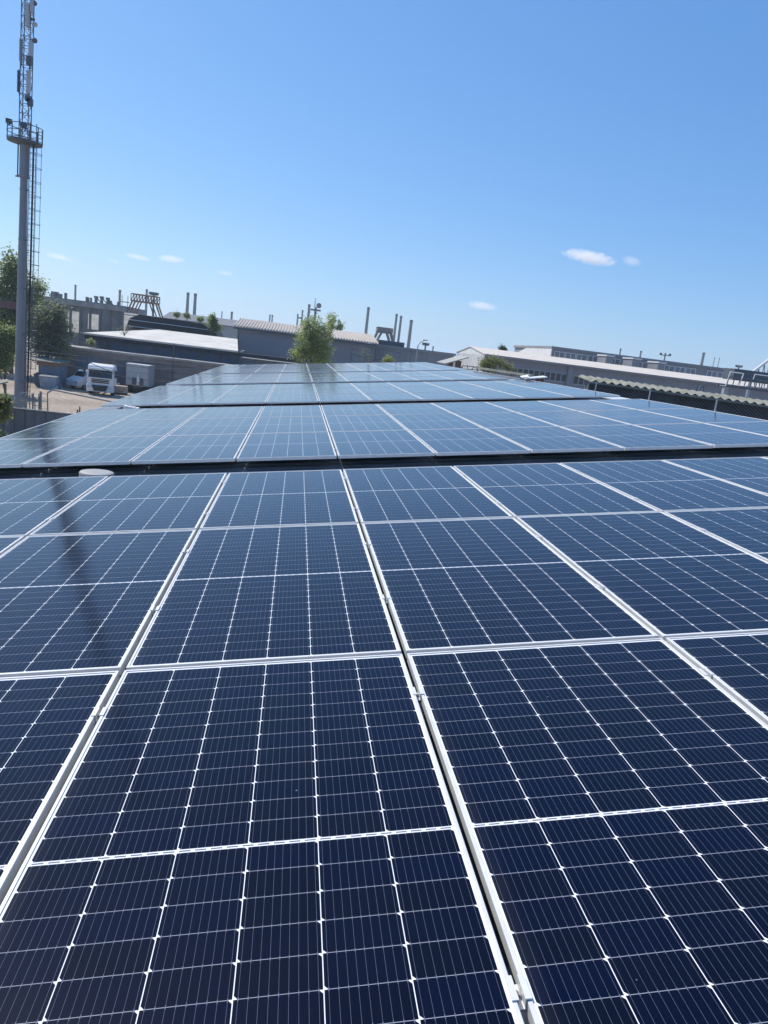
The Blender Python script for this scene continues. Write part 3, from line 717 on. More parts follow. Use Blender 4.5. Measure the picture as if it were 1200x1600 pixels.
# ------------------------------------------------------------------ vehicles
def wheel(parent, c, r, w, hub=True):
    mb = MB(); mb.tube((c[0] - w / 2, c[1], c[2]), (c[0] + w / 2, c[1], c[2]), r, r, 20)
    t = mb.build('wheel', 'tyre', parent, local=True); WL[t.name] = Vector((0, 0, 0))
    if hub:
        mb = MB(); mb.tube((c[0] - w / 2 - .02, c[1], c[2]), (c[0] + w / 2 + .02, c[1], c[2]), r * .55, r * .5, 14); mb.build('rim', 'steel', t, local=True)

g = gnd(156, 617.5)
tk = empty('tractor_truck', g, 'white cab-over truck parked nose-on in front of the brick warehouse', 'truck', rot=(0, 0, R_(6)))
L = dict(local=True); tk.scale = (1.07, 1.07, 1.07)
mb = MB()  # cab, front at y=-0
def tap(zs):   # list of (z, halfwidth, yfront, yback)
    vs = []; fs = []
    for (z, hw, yf, yb) in zs: vs += [(-hw, yf, z), (hw, yf, z), (hw, yb, z), (-hw, yb, z)]
    n = len(zs)
    for k in range(n - 1): fs += [(4 * k + i, 4 * k + (i + 1) % 4, 4 * k + 4 + (i + 1) % 4, 4 * k + 4 + i) for i in range(4)]
    fs += [(3, 2, 1, 0), (4 * n - 4, 4 * n - 3, 4 * n - 2, 4 * n - 1)]
    return MB().add(vs, fs)
tap([(.95, 1.22, 0, 2.1), (1.75, 1.24, -.03, 2.15), (2.65, 1.2, .16, 2.15), (2.8, 1.17, .25, 2.1), (2.98, 1.02, .55, 2.0)]).build('cab', 'white', tk, bevel=.04, **L)
tap([(.32, 1.22, -.1, .5), (.5, 1.25, -.16, .5), (.95, 1.25, -.14, .5), (1.0, 1.22, -.08, .5)]).build('bumper', 'white', tk, bevel=.03, **L)
mb = MB(); mb.add([(-1.08, -.085, 1.70), (1.08, -.085, 1.70), (1.03, .085, 2.54), (-1.03, .085, 2.54), (-1.06, .05, 1.72), (1.06, .05, 1.72), (1.0, .2, 2.52), (-1.0, .2, 2.52)],
                  [(0, 1, 2, 3), (7, 6, 5, 4), (0, 4, 5, 1), (2, 6, 7, 3), (1, 5, 6, 2), (0, 3, 7, 4)]); mb.build('windscreen', 'glass', tk, **L)
mb = MB(); mb.box(-1.08, 1.08, -.2, .14, 2.56, 2.62); mb.box(-1.08, 1.08, -.22, -.18, 2.44, 2.62); mb.build('sun_visor', 'white', tk, **L)
mb = MB()
for k in range(3): mb.box(-.8, .8, -.07 - .01 * k, 0, 1.18 + k * .15, 1.27 + k * .15)
mb.prism([(-.78, -.19, .98), (.78, -.19, .98), (.55, -.19, .42), (-.55, -.19, .42)], (0, .06, 0)); mb.build('grille', 'plastic_black', tk, **L)
mb = MB(); mb.box(-1.0, 1.0, -.12, -.03, 1.58, 1.68); mb.build('wiper_panel', 'white', tk, **L)
for sx in (-1, 1):
    mb = MB(); mb.prism([(sx * .72, -.18, .82), (sx * 1.16, -.18, .90), (sx * 1.18, -.18, .68), (sx * .82, -.18, .64)], (0, .05, 0)); mb.build('headlight', 'lamp', tk, **L)
    mb = MB(); mb.box(*sorted((sx * 1.36, sx * 1.56)), .0, .16, 1.85, 2.45); mb.tube((sx * 1.15, .2, 2.5), (sx * 1.46, .1, 2.47), .03, .03, 6); mb.tube((sx * 1.2, .2, 1.8), (sx * 1.46, .1, 1.83), .03, .03, 6); mb.build('mirror', 'plastic_black', tk, **L)
    mb = MB(); mb.add([(sx * 1.243, .35, 1.75), (sx * 1.243, 1.3, 1.75), (sx * 1.212, 1.3, 2.5), (sx * 1.212, .5, 2.5), (sx * 1.2, .35, 1.75), (sx * 1.2, 1.3, 1.75), (sx * 1.18, 1.3, 2.5), (sx * 1.18, .5, 2.5)],
                      [(0, 1, 2, 3), (7, 6, 5, 4), (0, 4, 5, 1), (2, 6, 7, 3), (1, 5, 6, 2), (0, 3, 7, 4)]); mb.build('side_window', 'glass', tk, **L)
    wheel(tk, (sx * 1.02, 1.25, .5), .5, .32); wheel(tk, (sx * .98, 4.6, .5), .5, .55)
    mb = MB(); mb.tube((sx * .98, 2.3, .6), (sx * .98, 3.6, .6), .3, .3, 14); mb.build('fuel_tank', 'steel', tk, **L)
mb = MB(); mb.box(-.45, -.3, .5, 6.2, .75, 1.0); mb.box(.3, .45, .5, 6.2, .75, 1.0); mb.box(-.5, .5, 4, 5, 1.0, 1.15); mb.build('chassis', 'dark_steel', tk, **L)

g = gnd(112, 607.5)
vn = empty('white_van', g, 'white van with its door open half hidden behind the white truck', 'van', rot=(0, 0, R_(-35)))
tap([(.35, .95, 0, 4.6), (.95, .98, -.05, 4.65), (1.1, .96, .25, 4.65), (1.35, .93, .85, 4.6), (1.95, .82, 1.35, 4.5), (2.05, .75, 1.5, 4.4)]).build('body', 'white', vn, bevel=.04, **L)
mb = MB(); mb.add([(-.82, .88, 1.39), (.82, .88, 1.39), (.72, 1.29, 1.9), (-.72, 1.29, 1.9), (-.82, .98, 1.39), (.82, .98, 1.39), (.72, 1.39, 1.9), (-.72, 1.39, 1.9)],
                  [(0, 1, 2, 3), (7, 6, 5, 4), (0, 4, 5, 1), (2, 6, 7, 3), (1, 5, 6, 2), (0, 3, 7, 4)]); mb.build('windscreen', 'glass', vn, **L)
for sx in (-1, 1):
    mb = MB(); mb.box(*sorted((sx * .80, sx * .93)), 1.5, 2.6, 1.3, 1.85); mb.build('side_window', 'glass', vn, **L)
    wheel(vn, (sx * .85, .9, .34), .34, .22); wheel(vn, (sx * .85, 3.6, .34), .34, .22)
    mb = MB(); mb.cbox((sx * .75, -.04, .78), (.3, .08, .2)); mb.build('headlight', 'lamp', vn, **L)
mb = MB(); mb.prism([(.97, 1.3, .5), (1.85, .95, .5), (1.82, .97, 1.3), (1.6, 1.05, 1.9), (.92, 1.35, 1.9)], (.03, .06, 0)); dr = mb.build('door', 'white', vn, **L)
mb = MB(); mb.prism([(1.05, 1.24, 1.32), (1.76, .95, 1.32), (1.56, 1.03, 1.82), (1.0, 1.26, 1.82)], (.0, .03, 0)); mb.build('door_window', 'glass', dr, **L)

g = gnd(213, 614.5); g.z = 0
tr = empty('box_trailer', g, 'grey box trailer with sunlit white roof right of the truck', 'trailer', rot=(0, 0, R_(-7)))
mb = MB(); mb.box(-1.25, 1.25, 0, 8.0, .85, 3.2); mb.build('box', 'box_grey', tr, bevel=.03, **L)
mb = MB(); mb.box(-1.28, 1.28, -.03, 8.03, 3.2, 3.26); mb.build('roof', 'white', tr, **L)
mb = MB()
for z in (1.55, 2.3, 2.95): mb.box(-1.252, 1.252, -.02, -.003, z, z + .03)
mb.build('seam', 'dark_steel', tr, **L)
mb = MB(); mb.box(-.55, .75, -.05, -.004, .95, 1.75); mb.build('hatch', 'dark_steel', tr, **L)
mb = MB(); mb.box(.1, .35, -.35, -.06, 1.0, 1.9); mb.tube((.22, -.2, 1.9), (.22, -.2, 2.2), .05, .05, 6); mb.build('hose_reel', 'white', tr, **L)
for sx in (-1, 1):
    for yy in (1.0, 5.0): wheel(tr, (sx * 1.0, yy, .45), .45, .3)
mb = MB(); mb.box(-.5, .5, .2, 6.8, .55, .85); mb.build('chassis', 'dark_steel', tr, **L)
g = gnd(187, 616); mb = MB()
for i in range(4):
    for j in range(4):
        for k in range(2): mb.cbox((g.x - .5 + i * .34, g.y + k * .5, .26 + j * .19), (.32, .46, .175))
bp = empty('brick_pallet', g, 'pallet of pale bricks between the truck and the trailer', 'pallet'); mb.build('brick_stack', 'brickpile', bp)
mb = MB()
for k in range(3): mb.cbox((g.x, g.y - .15 + k * .35, .09), (1.4, .1, .15))
mb.build('pallet', 'bark', bp)

# ------------------------------------------------------------------ near-left boundary wall, posts, tower
DWL = 44.0
w0, w1 = xat(-60, 630, DWL), xat(165, 655, DWL); wz0 = zat(60, 643, DWL)
mb = MB(); n_ = 14
for k in range(n_):
    xa, xb = w0 + (w1 - w0) * k / n_, w0 + (w1 - w0) * (k + 1) / n_
    mb.box(xa + .02, xb - .02, DWL, DWL + .18, 0, wz0); mb.box(xa - .11, xa + .02, DWL - .05, DWL + .22, 0, wz0 - .05)
mb.box(w0, w1, DWL - .06, DWL + .24, wz0, wz0 + .07)
tag(mb.build('boundary_wall', 'dconc'), 'shade-darkened boundary wall in front of the tower foot', 'wall')

DT = 52.0
tb = at(29, 640, DT); TX = tb.x
tw = empty('radio_tower', (TX, DT, 0), 'tall grey tubular radio tower with railed platform and caged ladder', 'tower')
tw.rotation_euler = (0, R_(1.0), 0)
zp = zat(39, 222, DT); zr = zat(39, 198, DT); zthick = zat(38, 276, DT)
mb = MB(); mb.tube((TX, DT, 0), (TX, DT, zthick), .33, .225, 20); mb.tube((TX, DT, 0), (TX, DT, .5), .5, .5, 20)
mb.tube((TX, DT, zthick - .08), (TX, DT, zthick + .06), .34, .34, 20); mb.tube((TX, DT, zthick), (TX, DT, zp), .29, .29, 20)
for zz in np.arange(3, zthick, 3.1): mb.tube((TX, DT, zz), (TX, DT, zz + .06), .33 - .105 * zz / zthick + .03, .33 - .105 * zz / zthick + .03, 20)
mb.build('pole', 'pole', tw, smooth=False)
mb = MB(); mb.lathe((TX, DT, zp), [(.3, -.18), (.7, -.08), (1.04, -.07), (1.04, .05), (.3, .05)], 20); mb.build('platform', 'dark_steel', tw)
mb = MB()
for zz in (zr, (zr + zp) / 2 + .05, zp + .1): mb.ring((TX, DT, zz), 1.04, .025, 20)
for k in range(12): a = k * math.pi / 6 + .1; mb.tube((TX + 1.04 * math.cos(a), DT + 1.04 * math.sin(a), zp), (TX + 1.04 * math.cos(a), DT + 1.04 * math.sin(a), zr), .035, .035, 6)
mb.build('railing', 'dark_steel', tw)
zm = 40.0; hw = .27
mb = MB()
for sx in (-1, 1):
    for sy in (-1, 1): mb.tube((TX + sx * hw, DT + sy * hw, zp), (TX + sx * hw, DT + sy * hw, zm), .032, .032, 6)
zz = zp; k = 0
cs4 = [(-1, -1), (1, -1), (1, 1), (-1, 1)]
while zz < zm - .6:
    for i in range(4):
        a, b5 = cs4[i], cs4[(i + 1) % 4]
        mb.tube((TX + a[0] * hw, DT + a[1] * hw, zz), (TX + b5[0] * hw, DT + b5[1] * hw, zz), .02, .02, 5)
        if (k + i) % 2: a, b5 = b5, a
        mb.tube((TX + a[0] * hw, DT + a[1] * hw, zz), (TX + b5[0] * hw, DT + b5[1] * hw, zz + .55), .016, .016, 5)
    zz += .55; k += 1
mb.build('lattice_mast', 'dark_steel', tw)
mb = MB(); lx = TX + .42; ly = DT - .35
for dx in (0, .4): mb.tube((lx + dx, ly, 2), (lx + dx, ly, zp + 1.1), .028, .028, 6)
for zz in np.arange(2.1, zp + 1, .33): mb.tube((lx, ly, zz), (lx + .4, ly, zz), .014, .014, 5)
for zz in np.arange(3, zp, 3.1): mb.tube((TX + .2, DT - .1, zz), (lx, ly, zz), .035, .035, 6)
mb.build('ladder', 'dark_steel', tw)
mb = MB()
for dx in (.16, .2, .24): mb.tube((lx + dx, ly + .12, 2), (lx + dx, ly + .12, zp), .022, .022, 5)
mb.build('feeder_cable', 'plastic_black', tw)
mb = MB(); cxx = lx + .45
for zz in np.arange(4.0, zp, .85): mb.ring((lx + .42, ly - .1, zz), .38, .016, 12, R_(-160), R_(120))
for a in (-120, -60, -10, 50): mb.tube((lx + .42 + .38 * math.cos(R_(a)), ly - .1 + .38 * math.sin(R_(a)), 4), (lx + .42 + .38 * math.cos(R_(a)), ly - .1 + .38 * math.sin(R_(a)), zp), .012, .012, 5)
mb.build('ladder_cage', 'dark_steel', tw)
mb = MB(); mb.tube((TX - .36, DT - .1, zthick - .1), (TX - .36, DT - .1, zp), .045, .045, 6); mb.tube((TX - .5, DT - .1, zthick - .05), (TX, DT, zthick), .05, .05, 6); mb.build('cable_pipe', 'dark_steel', tw)
def ant(px, y0, y1, wpx, m, name, dy=-.42):
    px -= 7.5; q0, q1 = at(px, y1, DT), at(px, y0, DT); w = wpx * DT / FPX; e = mb = MB()
    x = q0.x; mb.box(x - w / 2, x + w / 2, DT + dy - .12, DT + dy + .12, q0.z, q1.z); mb.tube((x, DT + dy + .2, q0.z - .15), (x, DT + dy + .2, q1.z + .15), .03, .03, 6)
    for zz in (q0.z + .2 * (q1.z - q0.z), q0.z + .8 * (q1.z - q0.z)):
        mb.tube((x, DT + dy + .2, zz), (TX + (hw if x > TX else -hw), DT - hw, zz), .025, .025, 5)
    mb.build(name, m, tw)
ant(43, 8, 45, 4, 'antenna', 'panel_antenna'); ant(49, -30, 22, 3, 'antenna', 'panel_antenna')
ant(48.5, 67, 90, 4.2, 'antenna', 'panel_antenna'); ant(33.5, 64, 98, 2.6, 'pole', 'panel_antenna')
ant(46.5, 90, 104, 6.5, 'dark_steel', 'radio_unit'); ant(46, 112, 148, 4.2, 'antenna', 'panel_antenna')
ant(45.5, 151, 160, 6, 'dark_steel', 'radio_unit'); ant(49, 156, 167, 6.5, 'dark_steel', 'radio_unit'); ant(29, 111, 145, 1.2, 'dark_steel', 'whip_antenna', -.3)
ant(40, 194, 202, 6, 'dark_steel', 'radio_unit', -.4)
def dish(px, py, r, m):
    q = at(px - 7.5, py, DT); mb = MB(); c = Vector((q.x, DT - .2, q.z)); d = Vector((.55, -.75, -.2)).normalized()
    mb.tube(c, c + d * .1, r, r, 18); mb.tube(c - d * .12, c, r * .4, r * .9, 14); mb.tube(c, (TX + hw, DT - hw, q.z), .03, .03, 5); mb.build('dish_antenna', m, tw)
dish(52, 38, .14, 'antenna'); dish(52, 63, .15, 'dark_steel'); dish(51, 5, .13, 'dark_steel'); dish(49, 30, .10, 'dark_steel')
q = at(5, 188, DT); mb = MB(); mb.cbox((q.x, DT, q.z), (.36, .2, .26), .5); mb.tube((q.x + .1, DT, q.z - .1), (TX - 1.0, DT, zr - .1), .04, .04, 6); mb.build('floodlight', 'plastic_black', tw)

fe = empty('post_fence', at(55, 640, 50) * 1.0, 'low fence of rough grey posts and wires at the tower foot', 'fence')
fe.location.z = 0; WL[fe.name] = Vector(fe.location)
g_ = random.Random(4); tops = []
for px in (34, 37, 40, 42.5, 45, 48, 50, 52.5, 55, 57, 60, 62.5, 66, 71.5):
    q = at(px, 643 + (px - 40) * .12, 50); h = zat(px, 615 + g_.uniform(-4, 5), 50 + g_.uniform(-.5, .5)); q = Vector((q.x, 50 + g_.uniform(-.5, .5), 0))
    mb = MB(); tp = Vector((q.x + g_.uniform(-.12, .12), q.y, h)); mb.tube(q, tp, .045 if px < 70 else .07, .04, 6); mb.build('post', 'conc', fe); tops.append(tp)
mb = MB()
for a, b6 in zip(tops, tops[1:]):
    for k in range(3): mb.tube(a - Vector((0, 0, .1 + .5 * k)), b6 - Vector((0, 0, .1 + .5 * k)), .02, .02, 4)
mb.tube(tops[-1], tops[-1] + Vector((.7, 0, .5)), .05, .05, 5); mb.build('wire', 'steel', fe)
# overhead beam behind the tower
b0, b1 = at(-60, 466, 60), at(43, 481, 60); bm_ = empty('pipe_bridge', (b0.x, 60, 0), 'red-brown overhead pipe bridge ending behind the tower', 'pipe bridge')
mb = MB(); mb.prism([(b0.x, 60, b0.z - .25), (b1.x, 60, b1.z - .25), (b1.x, 60, b1.z + .3), (b0.x, 60, b0.z + .3)], (0, .6, 0)); mb.build('beam', 'redbrown', bm_)
mb = MB(); mb.tube((b1.x - .3, 60.3, 0), (b1.x - .3, 60.3, b1.z - .25), .15, .15, 8); mb.build('support_column', 'dark_steel', bm_)
# cables
def cable(a, b7, sag, label, r=.018):
    mb = MB(); pts = []
    for i in range(17):
        t = i / 16; p = a.lerp(b7, t); p.z -= sag * 4 * t * (1 - t); pts.append(p)
    mb.path(pts, r, 5); tag(mb.build('overhead_cable', 'dark_steel'), label, 'cable', 'cables strung from the tower over the yard')
tz = lambda z: Vector((TX + .3, DT - .2, z))
cable(tz(zat(35, 552, DT)), at(330, 598, 78), .6, 'lowest black cable from the tower across the trailer front', .02)
cable(tz(zat(35, 548, DT)), at(330, 575, 80), .5, 'black cable from the tower crossing the brick wall above the truck', .02)
cable(tz(zat(35, 520, DT)), at(300, 632, 58), .1, 'straight pale cable falling from the tower towards the trailer', .025)
cable(tz(zat(35, 545, DT)), at(400, 570, 85), .4, 'highest black cable under the blue window strip', .02)

# ------------------------------------------------------------------ left distance
DR = 140.0
rw = empty('ruined_frame', (xat(70, 480, DR), DR, 0), 'roofless concrete frame with two large openings beside the bush', 'ruin')
x0, x1 = xat(55, 470, DR), xat(193, 487, DR); zt = zat(120, 473, DR); zb = zat(120, 478, DR)
opn = [(xat(101, 500, DR), xat(124, 500, DR), zat(112, 486, DR), zat(112, 519, DR)), (xat(136, 500, DR), xat(158, 500, DR), zat(147, 491, DR), zat(147, 515, DR))]
mb = MB(); mb.box(x0, opn[0][0], DR, DR + .6, 0, zb); mb.box(opn[0][1], opn[1][0], DR, DR + .6, 0, zb); mb.box(opn[1][1], x1, DR, DR + .6, 0, zb)
for o_ in opn: mb.box(o_[0], o_[1], DR, DR + .6, o_[2], zb); mb.box(o_[0], o_[1], DR, DR + .6, 0, o_[3])
mb.build('wall', mat('grimy_concrete_frame', (.24, .23, .22), .9, 0, .25, .35), rw)
mb = MB(); mb.box(x0, x1, DR - .4, DR + 1, zb, zt + .25); mb.build('lintel_beam', 'conc', rw)
mb = MB()
for k in range(9): xx = x0 + (x1 - x0) * (k + .5) / 9; mb.box(xx, xx + .4, DR - .25, DR - .003, 0, zb - .02)
mb.build('pillar', 'dconc', rw)
mb = MB(); X0, X1 = x0, x1 + 4; z1_ = zat(120, 479, DR + 14)
mb.slab((X0, DR + 2, zat(112, 524, DR)), (X1, DR + 2, zat(112, 524, DR)), (X1, DR + 14, z1_), (X0, DR + 14, z1_), .2)  # tilted surface added to look sunlit through the openings
mb.box(X0, X1, DR + 2.3, DR + 14, 0, .5); mb.box(X0 + 1, X1 - 1, DR + 13, DR + 13.6, 0, z1_ - .3)
tag(mb.build('sun_catching_slope', mat('tan_slope_sheet', (.36, .33, .29), .9, 0, .2, .5)), 'added tan slope catching the sun behind the ruined frame openings', 'shed')

DK = 122.0
k0, k1 = xat(197, 500, DK), xat(345, 520, DK)
kz = zat(200, 487, DK)
ds = empty('black_shed', ((k0 + k1) / 2, DK, 0), 'long black tarred shed behind the pale warehouse roof', 'shed')
mb = MB(); zz1 = kz - .2
arc = [(k0, DK, 0), (k1, DK, 0), (k1, DK, zz1 - 2.6), (k1 - 1.0, DK, zz1 - 1.2), (k1 - 3.0, DK, zz1 - .25), (k0 + 2, DK, zz1), (k0 + .5, DK, zz1 - .8), (k0, DK, zz1 - 2.4)]
mb.prism(arc, (0, 10, 0)); mb.build('hull', 'black', ds)
mb = MB()
for zz in (1.0, 2.0): mb.tube((k0 + .3, DK - .12, zz1 - zz), (k1 - 2, DK - .12, zz1 - zz - .1), .06, .06, 6)
mb.build('pale_stripe', 'shed_white', ds)
mb = MB(); mb.box(k0 + 1, k1 + 6, DK - 4, DK - 1, 0, zat(300, 527, DK - 4)); mb.build('low_annex', 'black', ds)

DF = 230.0
f0, f1 = xat(253, 484, DF), xat(420, 500, DF + 0); fz = zat(262, 485.5, DF)
fb = empty('far_store', (f0, DF, 0), 'far long low store with plain grey roof below the twin chimneys', 'building')
mb = MB(); mb.box(f0, f1, DF, DF + 20, 0, fz - 2.2); mb.build('wall', 'far_pale', fb)
mb = MB(); mb.slab((f0, DF - .5, fz - 2.2), (f1, DF - .5, fz - 2.2), (f1, DF + 14, fz), (f0, DF + 14, fz), .3); mb.build('roof', mat('far_grey_roof', (.17, .18, .20), .9, 0, .1, .1), fb)

DM = 300.0
m0, m1 = xat(40, 458, DM), xat(196, 478, DM); mz = zat(100, 468, DM)
ml = empty('distant_mill', ((m0 + m1) / 2, DM, 0), 'long dark distant mill roofline with stubby vents above the ruined frame', 'building')
mb = MB(); mb.box(m0, m1, DM, DM + 40, 0, mz - .6); mb.build('wall', 'far_dark', ml)
mb = MB(); mb.box(m0, m1, DM - 1, DM + 41, mz - .6, mz + .4); mb.build('roof', 'far_dark', ml)
for (px, py, w) in ((82, 455, 9), (88, 458, 8), (99, 457, 2), (132, 463, 1), (135, 464, 1), (139, 464.5, 1), (147, 463.5, 2.5), (156, 464, 2.5), (165.5, 466, 2.5), (170, 469, 2), (182, 471, 2)):
    q = at(px, py, DM); s_ = DM / FPX; mb = MB(); mb.box(q.x - w / 2 * s_, q.x + w / 2 * s_, DM + 2, DM + 4, mz + .4, q.z)
    if w == 2.5: mb.tube((q.x, DM + 3, q.z), (q.x + 2, DM + 3, mz + .4), .2, .2, 5); mb.cbox((q.x, DM + 3, q.z), (1.3, 1.5, .8))
    mb.build('roof_vent', 'far_dark', ml)

def gantry(px0, px1, py0, py1, D, drop, hgt, m, label):
    """bridge crane: truss girder between two A-legs"""
    a, b8 = at(px0, py0, D), at(px1, py1, D); top = max(a.z, b8.z); h = hgt * D / FPX; z0 = top - h
    e = empty('gantry_crane', ((a.x + b8.x) / 2, D, 0), label, 'crane')
    mb = MB(); n = 9; r = .085 * D / 180
    for yy in (D, D + 3):
        for zz in (top, z0): mb.tube((a.x, yy, zz), (b8.x, yy, zz), r * 1.6, r * 1.6, 6)
        for k in range(n + 1):
            x = a.x + (b8.x - a.x) * k / n; mb.tube((x, yy, z0), (x, yy, top), r * 1.2, r * 1.2, 5)
            if k < n: mb.tube((x, yy, z0), (x + (b8.x - a.x) / n, yy, top), r * 1.2, r * 1.2, 5)
    mb.box(a.x, b8.x, D + .5, D + 2.5, z0 - .1, z0 + .25); mb.build('girder', m, e)
    dz = drop * D / FPX
    for (x, s_) in ((a.x, -1), (b8.x, 1)):
        for yy in (D, D + 3):
            mb = MB(); mb.tube((x - s_ * h * .2, yy, z0), (x + s_ * dz * .3, yy, z0 - dz), r * 2.6, r * 2.2, 6); mb.tube((x - s_ * h * 1.1, yy, z0), (x - s_ * dz * .1, yy, z0 - dz), r * 2.0, r * 2, 6); mb.tube((x + s_ * dz * .3, yy, z0 - dz), (x + s_ * dz * .3, yy, 0), r * 2.2, r * 2.2, 6); mb.build('leg', m, e)
    return e, a, b8, z0, top
e, a, b8, z0, top = gantry(205, 246, 458.5, 468, 180, 22, 10, 'rust', 'rusty gantry crane with truss girder beyond the black shed')
mb = MB()
for k in range(3): mb.cbox((a.x - 1.3, 180, z0 - .5 - k * 1.3), (1.6, 1.8, .15))
mb.tube((a.x - 2.0, 180, z0 - 4), (a.x - 2.0, 180, z0 + 1), .07, .07, 5); mb.tube((a.x - .7, 180, z0 - 4), (a.x - .7, 180, z0 + 1), .07, .07, 5); mb.build('stair_tower', 'rust', e)
e, a, b8, z0, top = gantry(590, 614, 514, 514, 190, 14, 7, 'chim', 'grey gantry crane beside the chimneys above the workshop')
mb = MB(); mb.box(a.x, b8.x, 190.5, 192.5, z0, top - .2); mb.build('machine_house', 'box_grey', e)

# ------------------------------------------------------------------ chimneys
CH = [(118, 445, 2.6, 420, 'slim dark chimney standing alone behind the ruined frame'),
      (187.5, 453, 3.2, 400, 'dark chimney just left of the rusty gantry crane'),
      (229.5, 452, 3.0, 400, 'dark chimney rising behind the rusty gantry crane'),
      (294, 457, 4.0, 400, 'left one of the tall chimney pair over the far store'),
      (305.5, 458.5, 4.2, 400, 'right one of the tall chimney pair over the far store'),
      (347, 486.5, 1.5, 450, 'tiny thin chimney over the far store, left of the stubby one'),
      (362.5, 487, 3.0, 400, 'stubby short chimney at the left end of the hall roof'),
      (422, 491.5, 2.0, 450, 'left one of the tiny chimney pair over the hall roof'),
      (425.7, 492, 2.0, 450, 'right one of the tiny chimney pair over the hall roof'),
      (465.5, 490.5, 2.2, 430, 'thin chimney farthest left of the group behind the tree'),
      (473, 484.5, 2.4, 430, 'chimney with a side bracket just left of the tree top'),
      (483.5, 475.5, 3.6, 400, 'thick dark chimney rising directly behind the tree top'),
      (576, 480, 4.0, 400, 'tall lone chimney above the right end of the hall roof'),
      (620, 490.5, 3.4, 400, 'tall slim chimney right beside the grey gantry crane'),
      (627, 493.5, 3.4, 400, 'second tall slim chimney right of the grey gantry crane'),
      (643, 500, 4.6, 400, 'thickest chimney, right of the slim pair by the grey crane'),
      (677, 541, 2.0, 430, 'tiny chimney stub over the right end of the grey workshop'),
      (970, 544.5, 2.4, 420, 'short chimney over the left part of the window factory'),
      (1002, 548, 2.6, 420, 'short chimney between the roof boxes of the window factory'),
      (1100, 551, 4.0, 380, 'thick chimney over the right part of the window factory'),
      (1117, 558, 1.0, 400, 'left one of two needle thin masts right of the thick chimney'),
      (1124.5, 559, 1.0, 400, 'right one of two needle thin masts right of the thick chimney')]
for (px, py, w, D, lb) in CH:
    t = at(px, py, D); r = w / 2 * D / FPX
    c = empty('chimney', (t.x, D, 0), lb, 'chimney', 'chimneys on the skyline')
    mb = MB(); mb.tube((t.x, D, 0), (t.x, D, t.z - 1.2), r * 1.35, r, 14); mb.build('shaft', 'chim', c)
    mb = MB(); mb.tube((t.x, D, t.z - 1.2), (t.x, D, t.z), r * 1.08, r * 1.08, 14); mb.build('rim', 'far_dark', c)
    if px == 473:
        mb = MB(); mb.box(t.x - 2.6, t.x, D - .3, D + .3, t.z - 5, t.z - 4.2); mb.build('bracket', 'far_dark', c)
mast_light(240.5, 456.5, 220, 'lamp mast standing at the right end of the rusty crane', 1.0)
mast_light(665.5, 535.5, 230, 'lamp mast right of the street lamp over the workshop', .8)
mast_light(1040, 552, 260, 'lamp mast rising over the middle of the window factory', 1.9)
mast_light(1155, 570.5, 260, 'small pale lamp mast beside the slanted boom', 1.0)
t = at(493.5, 480, 260); am = empty('antenna_mast', (t.x, 260, 0), 'antenna mast with dishes and platform above the tree top', 'mast')
mb = MB(); mb.tube((t.x, 260, 0), (t.x, 260, t.z), .45, .4, 8); mb.tube((t.x - .4, 260, t.z), (t.x - .4, 260, t.z + 3), .15, .1, 6); mb.build('mast', 'chim', am)
mb = MB(); mb.cbox((t.x, 260, t.z - 1), (3.6, 3, .5)); mb.build('platform', 'chim', am)
mb = MB(); mb.tube((t.x + 1.0, 259, t.z + .6), (t.x + 1.0, 258.6, t.z + .6), .9, .9, 14); mb.build('dish', 'chim', am)

# ------------------------------------------------------------------ trees and plants
LF = {'dark': leafmat('dark_leaves', (.030, .048, .020), (.052, .078, .030), (.085, .115, .045)),
      'mid': leafmat('mid_green_leaves', (.15, .20, .07), (.24, .30, .105), (.34, .39, .16)),
      'fresh': leafmat('fresh_spring_leaves', (.19, .25, .08), (.31, .37, .13), (.44, .49, .21)),
      'pale': leafmat('pale_new_leaves', (.16, .18, .060), (.23, .26, .09), (.30, .31, .13)),
      'grey': leafmat('grey_brown_twigs', (.12, .15, .095), (.18, .21, .13), (.25, .28, .165))}
def sp(px, py, D, rx, ry=None, rz=None):
    p = at(px, py, D); s_ = D / FPX; return (p.x, D, p.z, rx * s_, (ry or rx) * s_, (rz or rx) * s_)
D = 78; b0 = at(489, 568, D)
tree('young_tree', 'bushy fresh green young tree in front of the big grey hall', 'tree', (b0.x, D, 0), at(492, 492, D).z,
     [sp(492, 512, D, 14, 14, 20), sp(483, 532, D, 24, 20, 22), sp(498, 538, D, 24, 20, 24), sp(470, 552, D, 16, 14, 12), sp(510, 515, D, 11, 10, 12), sp(492, 560, D, 28, 22, 14), sp(478, 505, D, 8, 8, 10), sp(518, 500, D, 6, 6, 8), sp(460, 557, D, 7, 7, 6)],
     LF['fresh'], 520, 22, .16, .36, .13, 3, limbs=22, shell=.2)
D = 150
for i, (px, py, r, lb) in enumerate(((519, 500, 7, 'narrow pale tree behind the hall roof right of the young tree'), (530, 508, 5, 'small low tree behind the hall roof, rightmost there'))):
    b0 = at(px, py, D); tree('distant_tree', lb, 'tree', (b0.x, D, 0), b0.z, [sp(px, py, D, r * .7, r * .7, r * 1.5), sp(px - 2, py + 9, D, r * .9, r, r), sp(px + 3, py + 4, D, r * .6, r, r)], LF['fresh'], 44, 14, .3, .5, .2, 20 + i)
D = 90; b0 = at(18, 600, D)
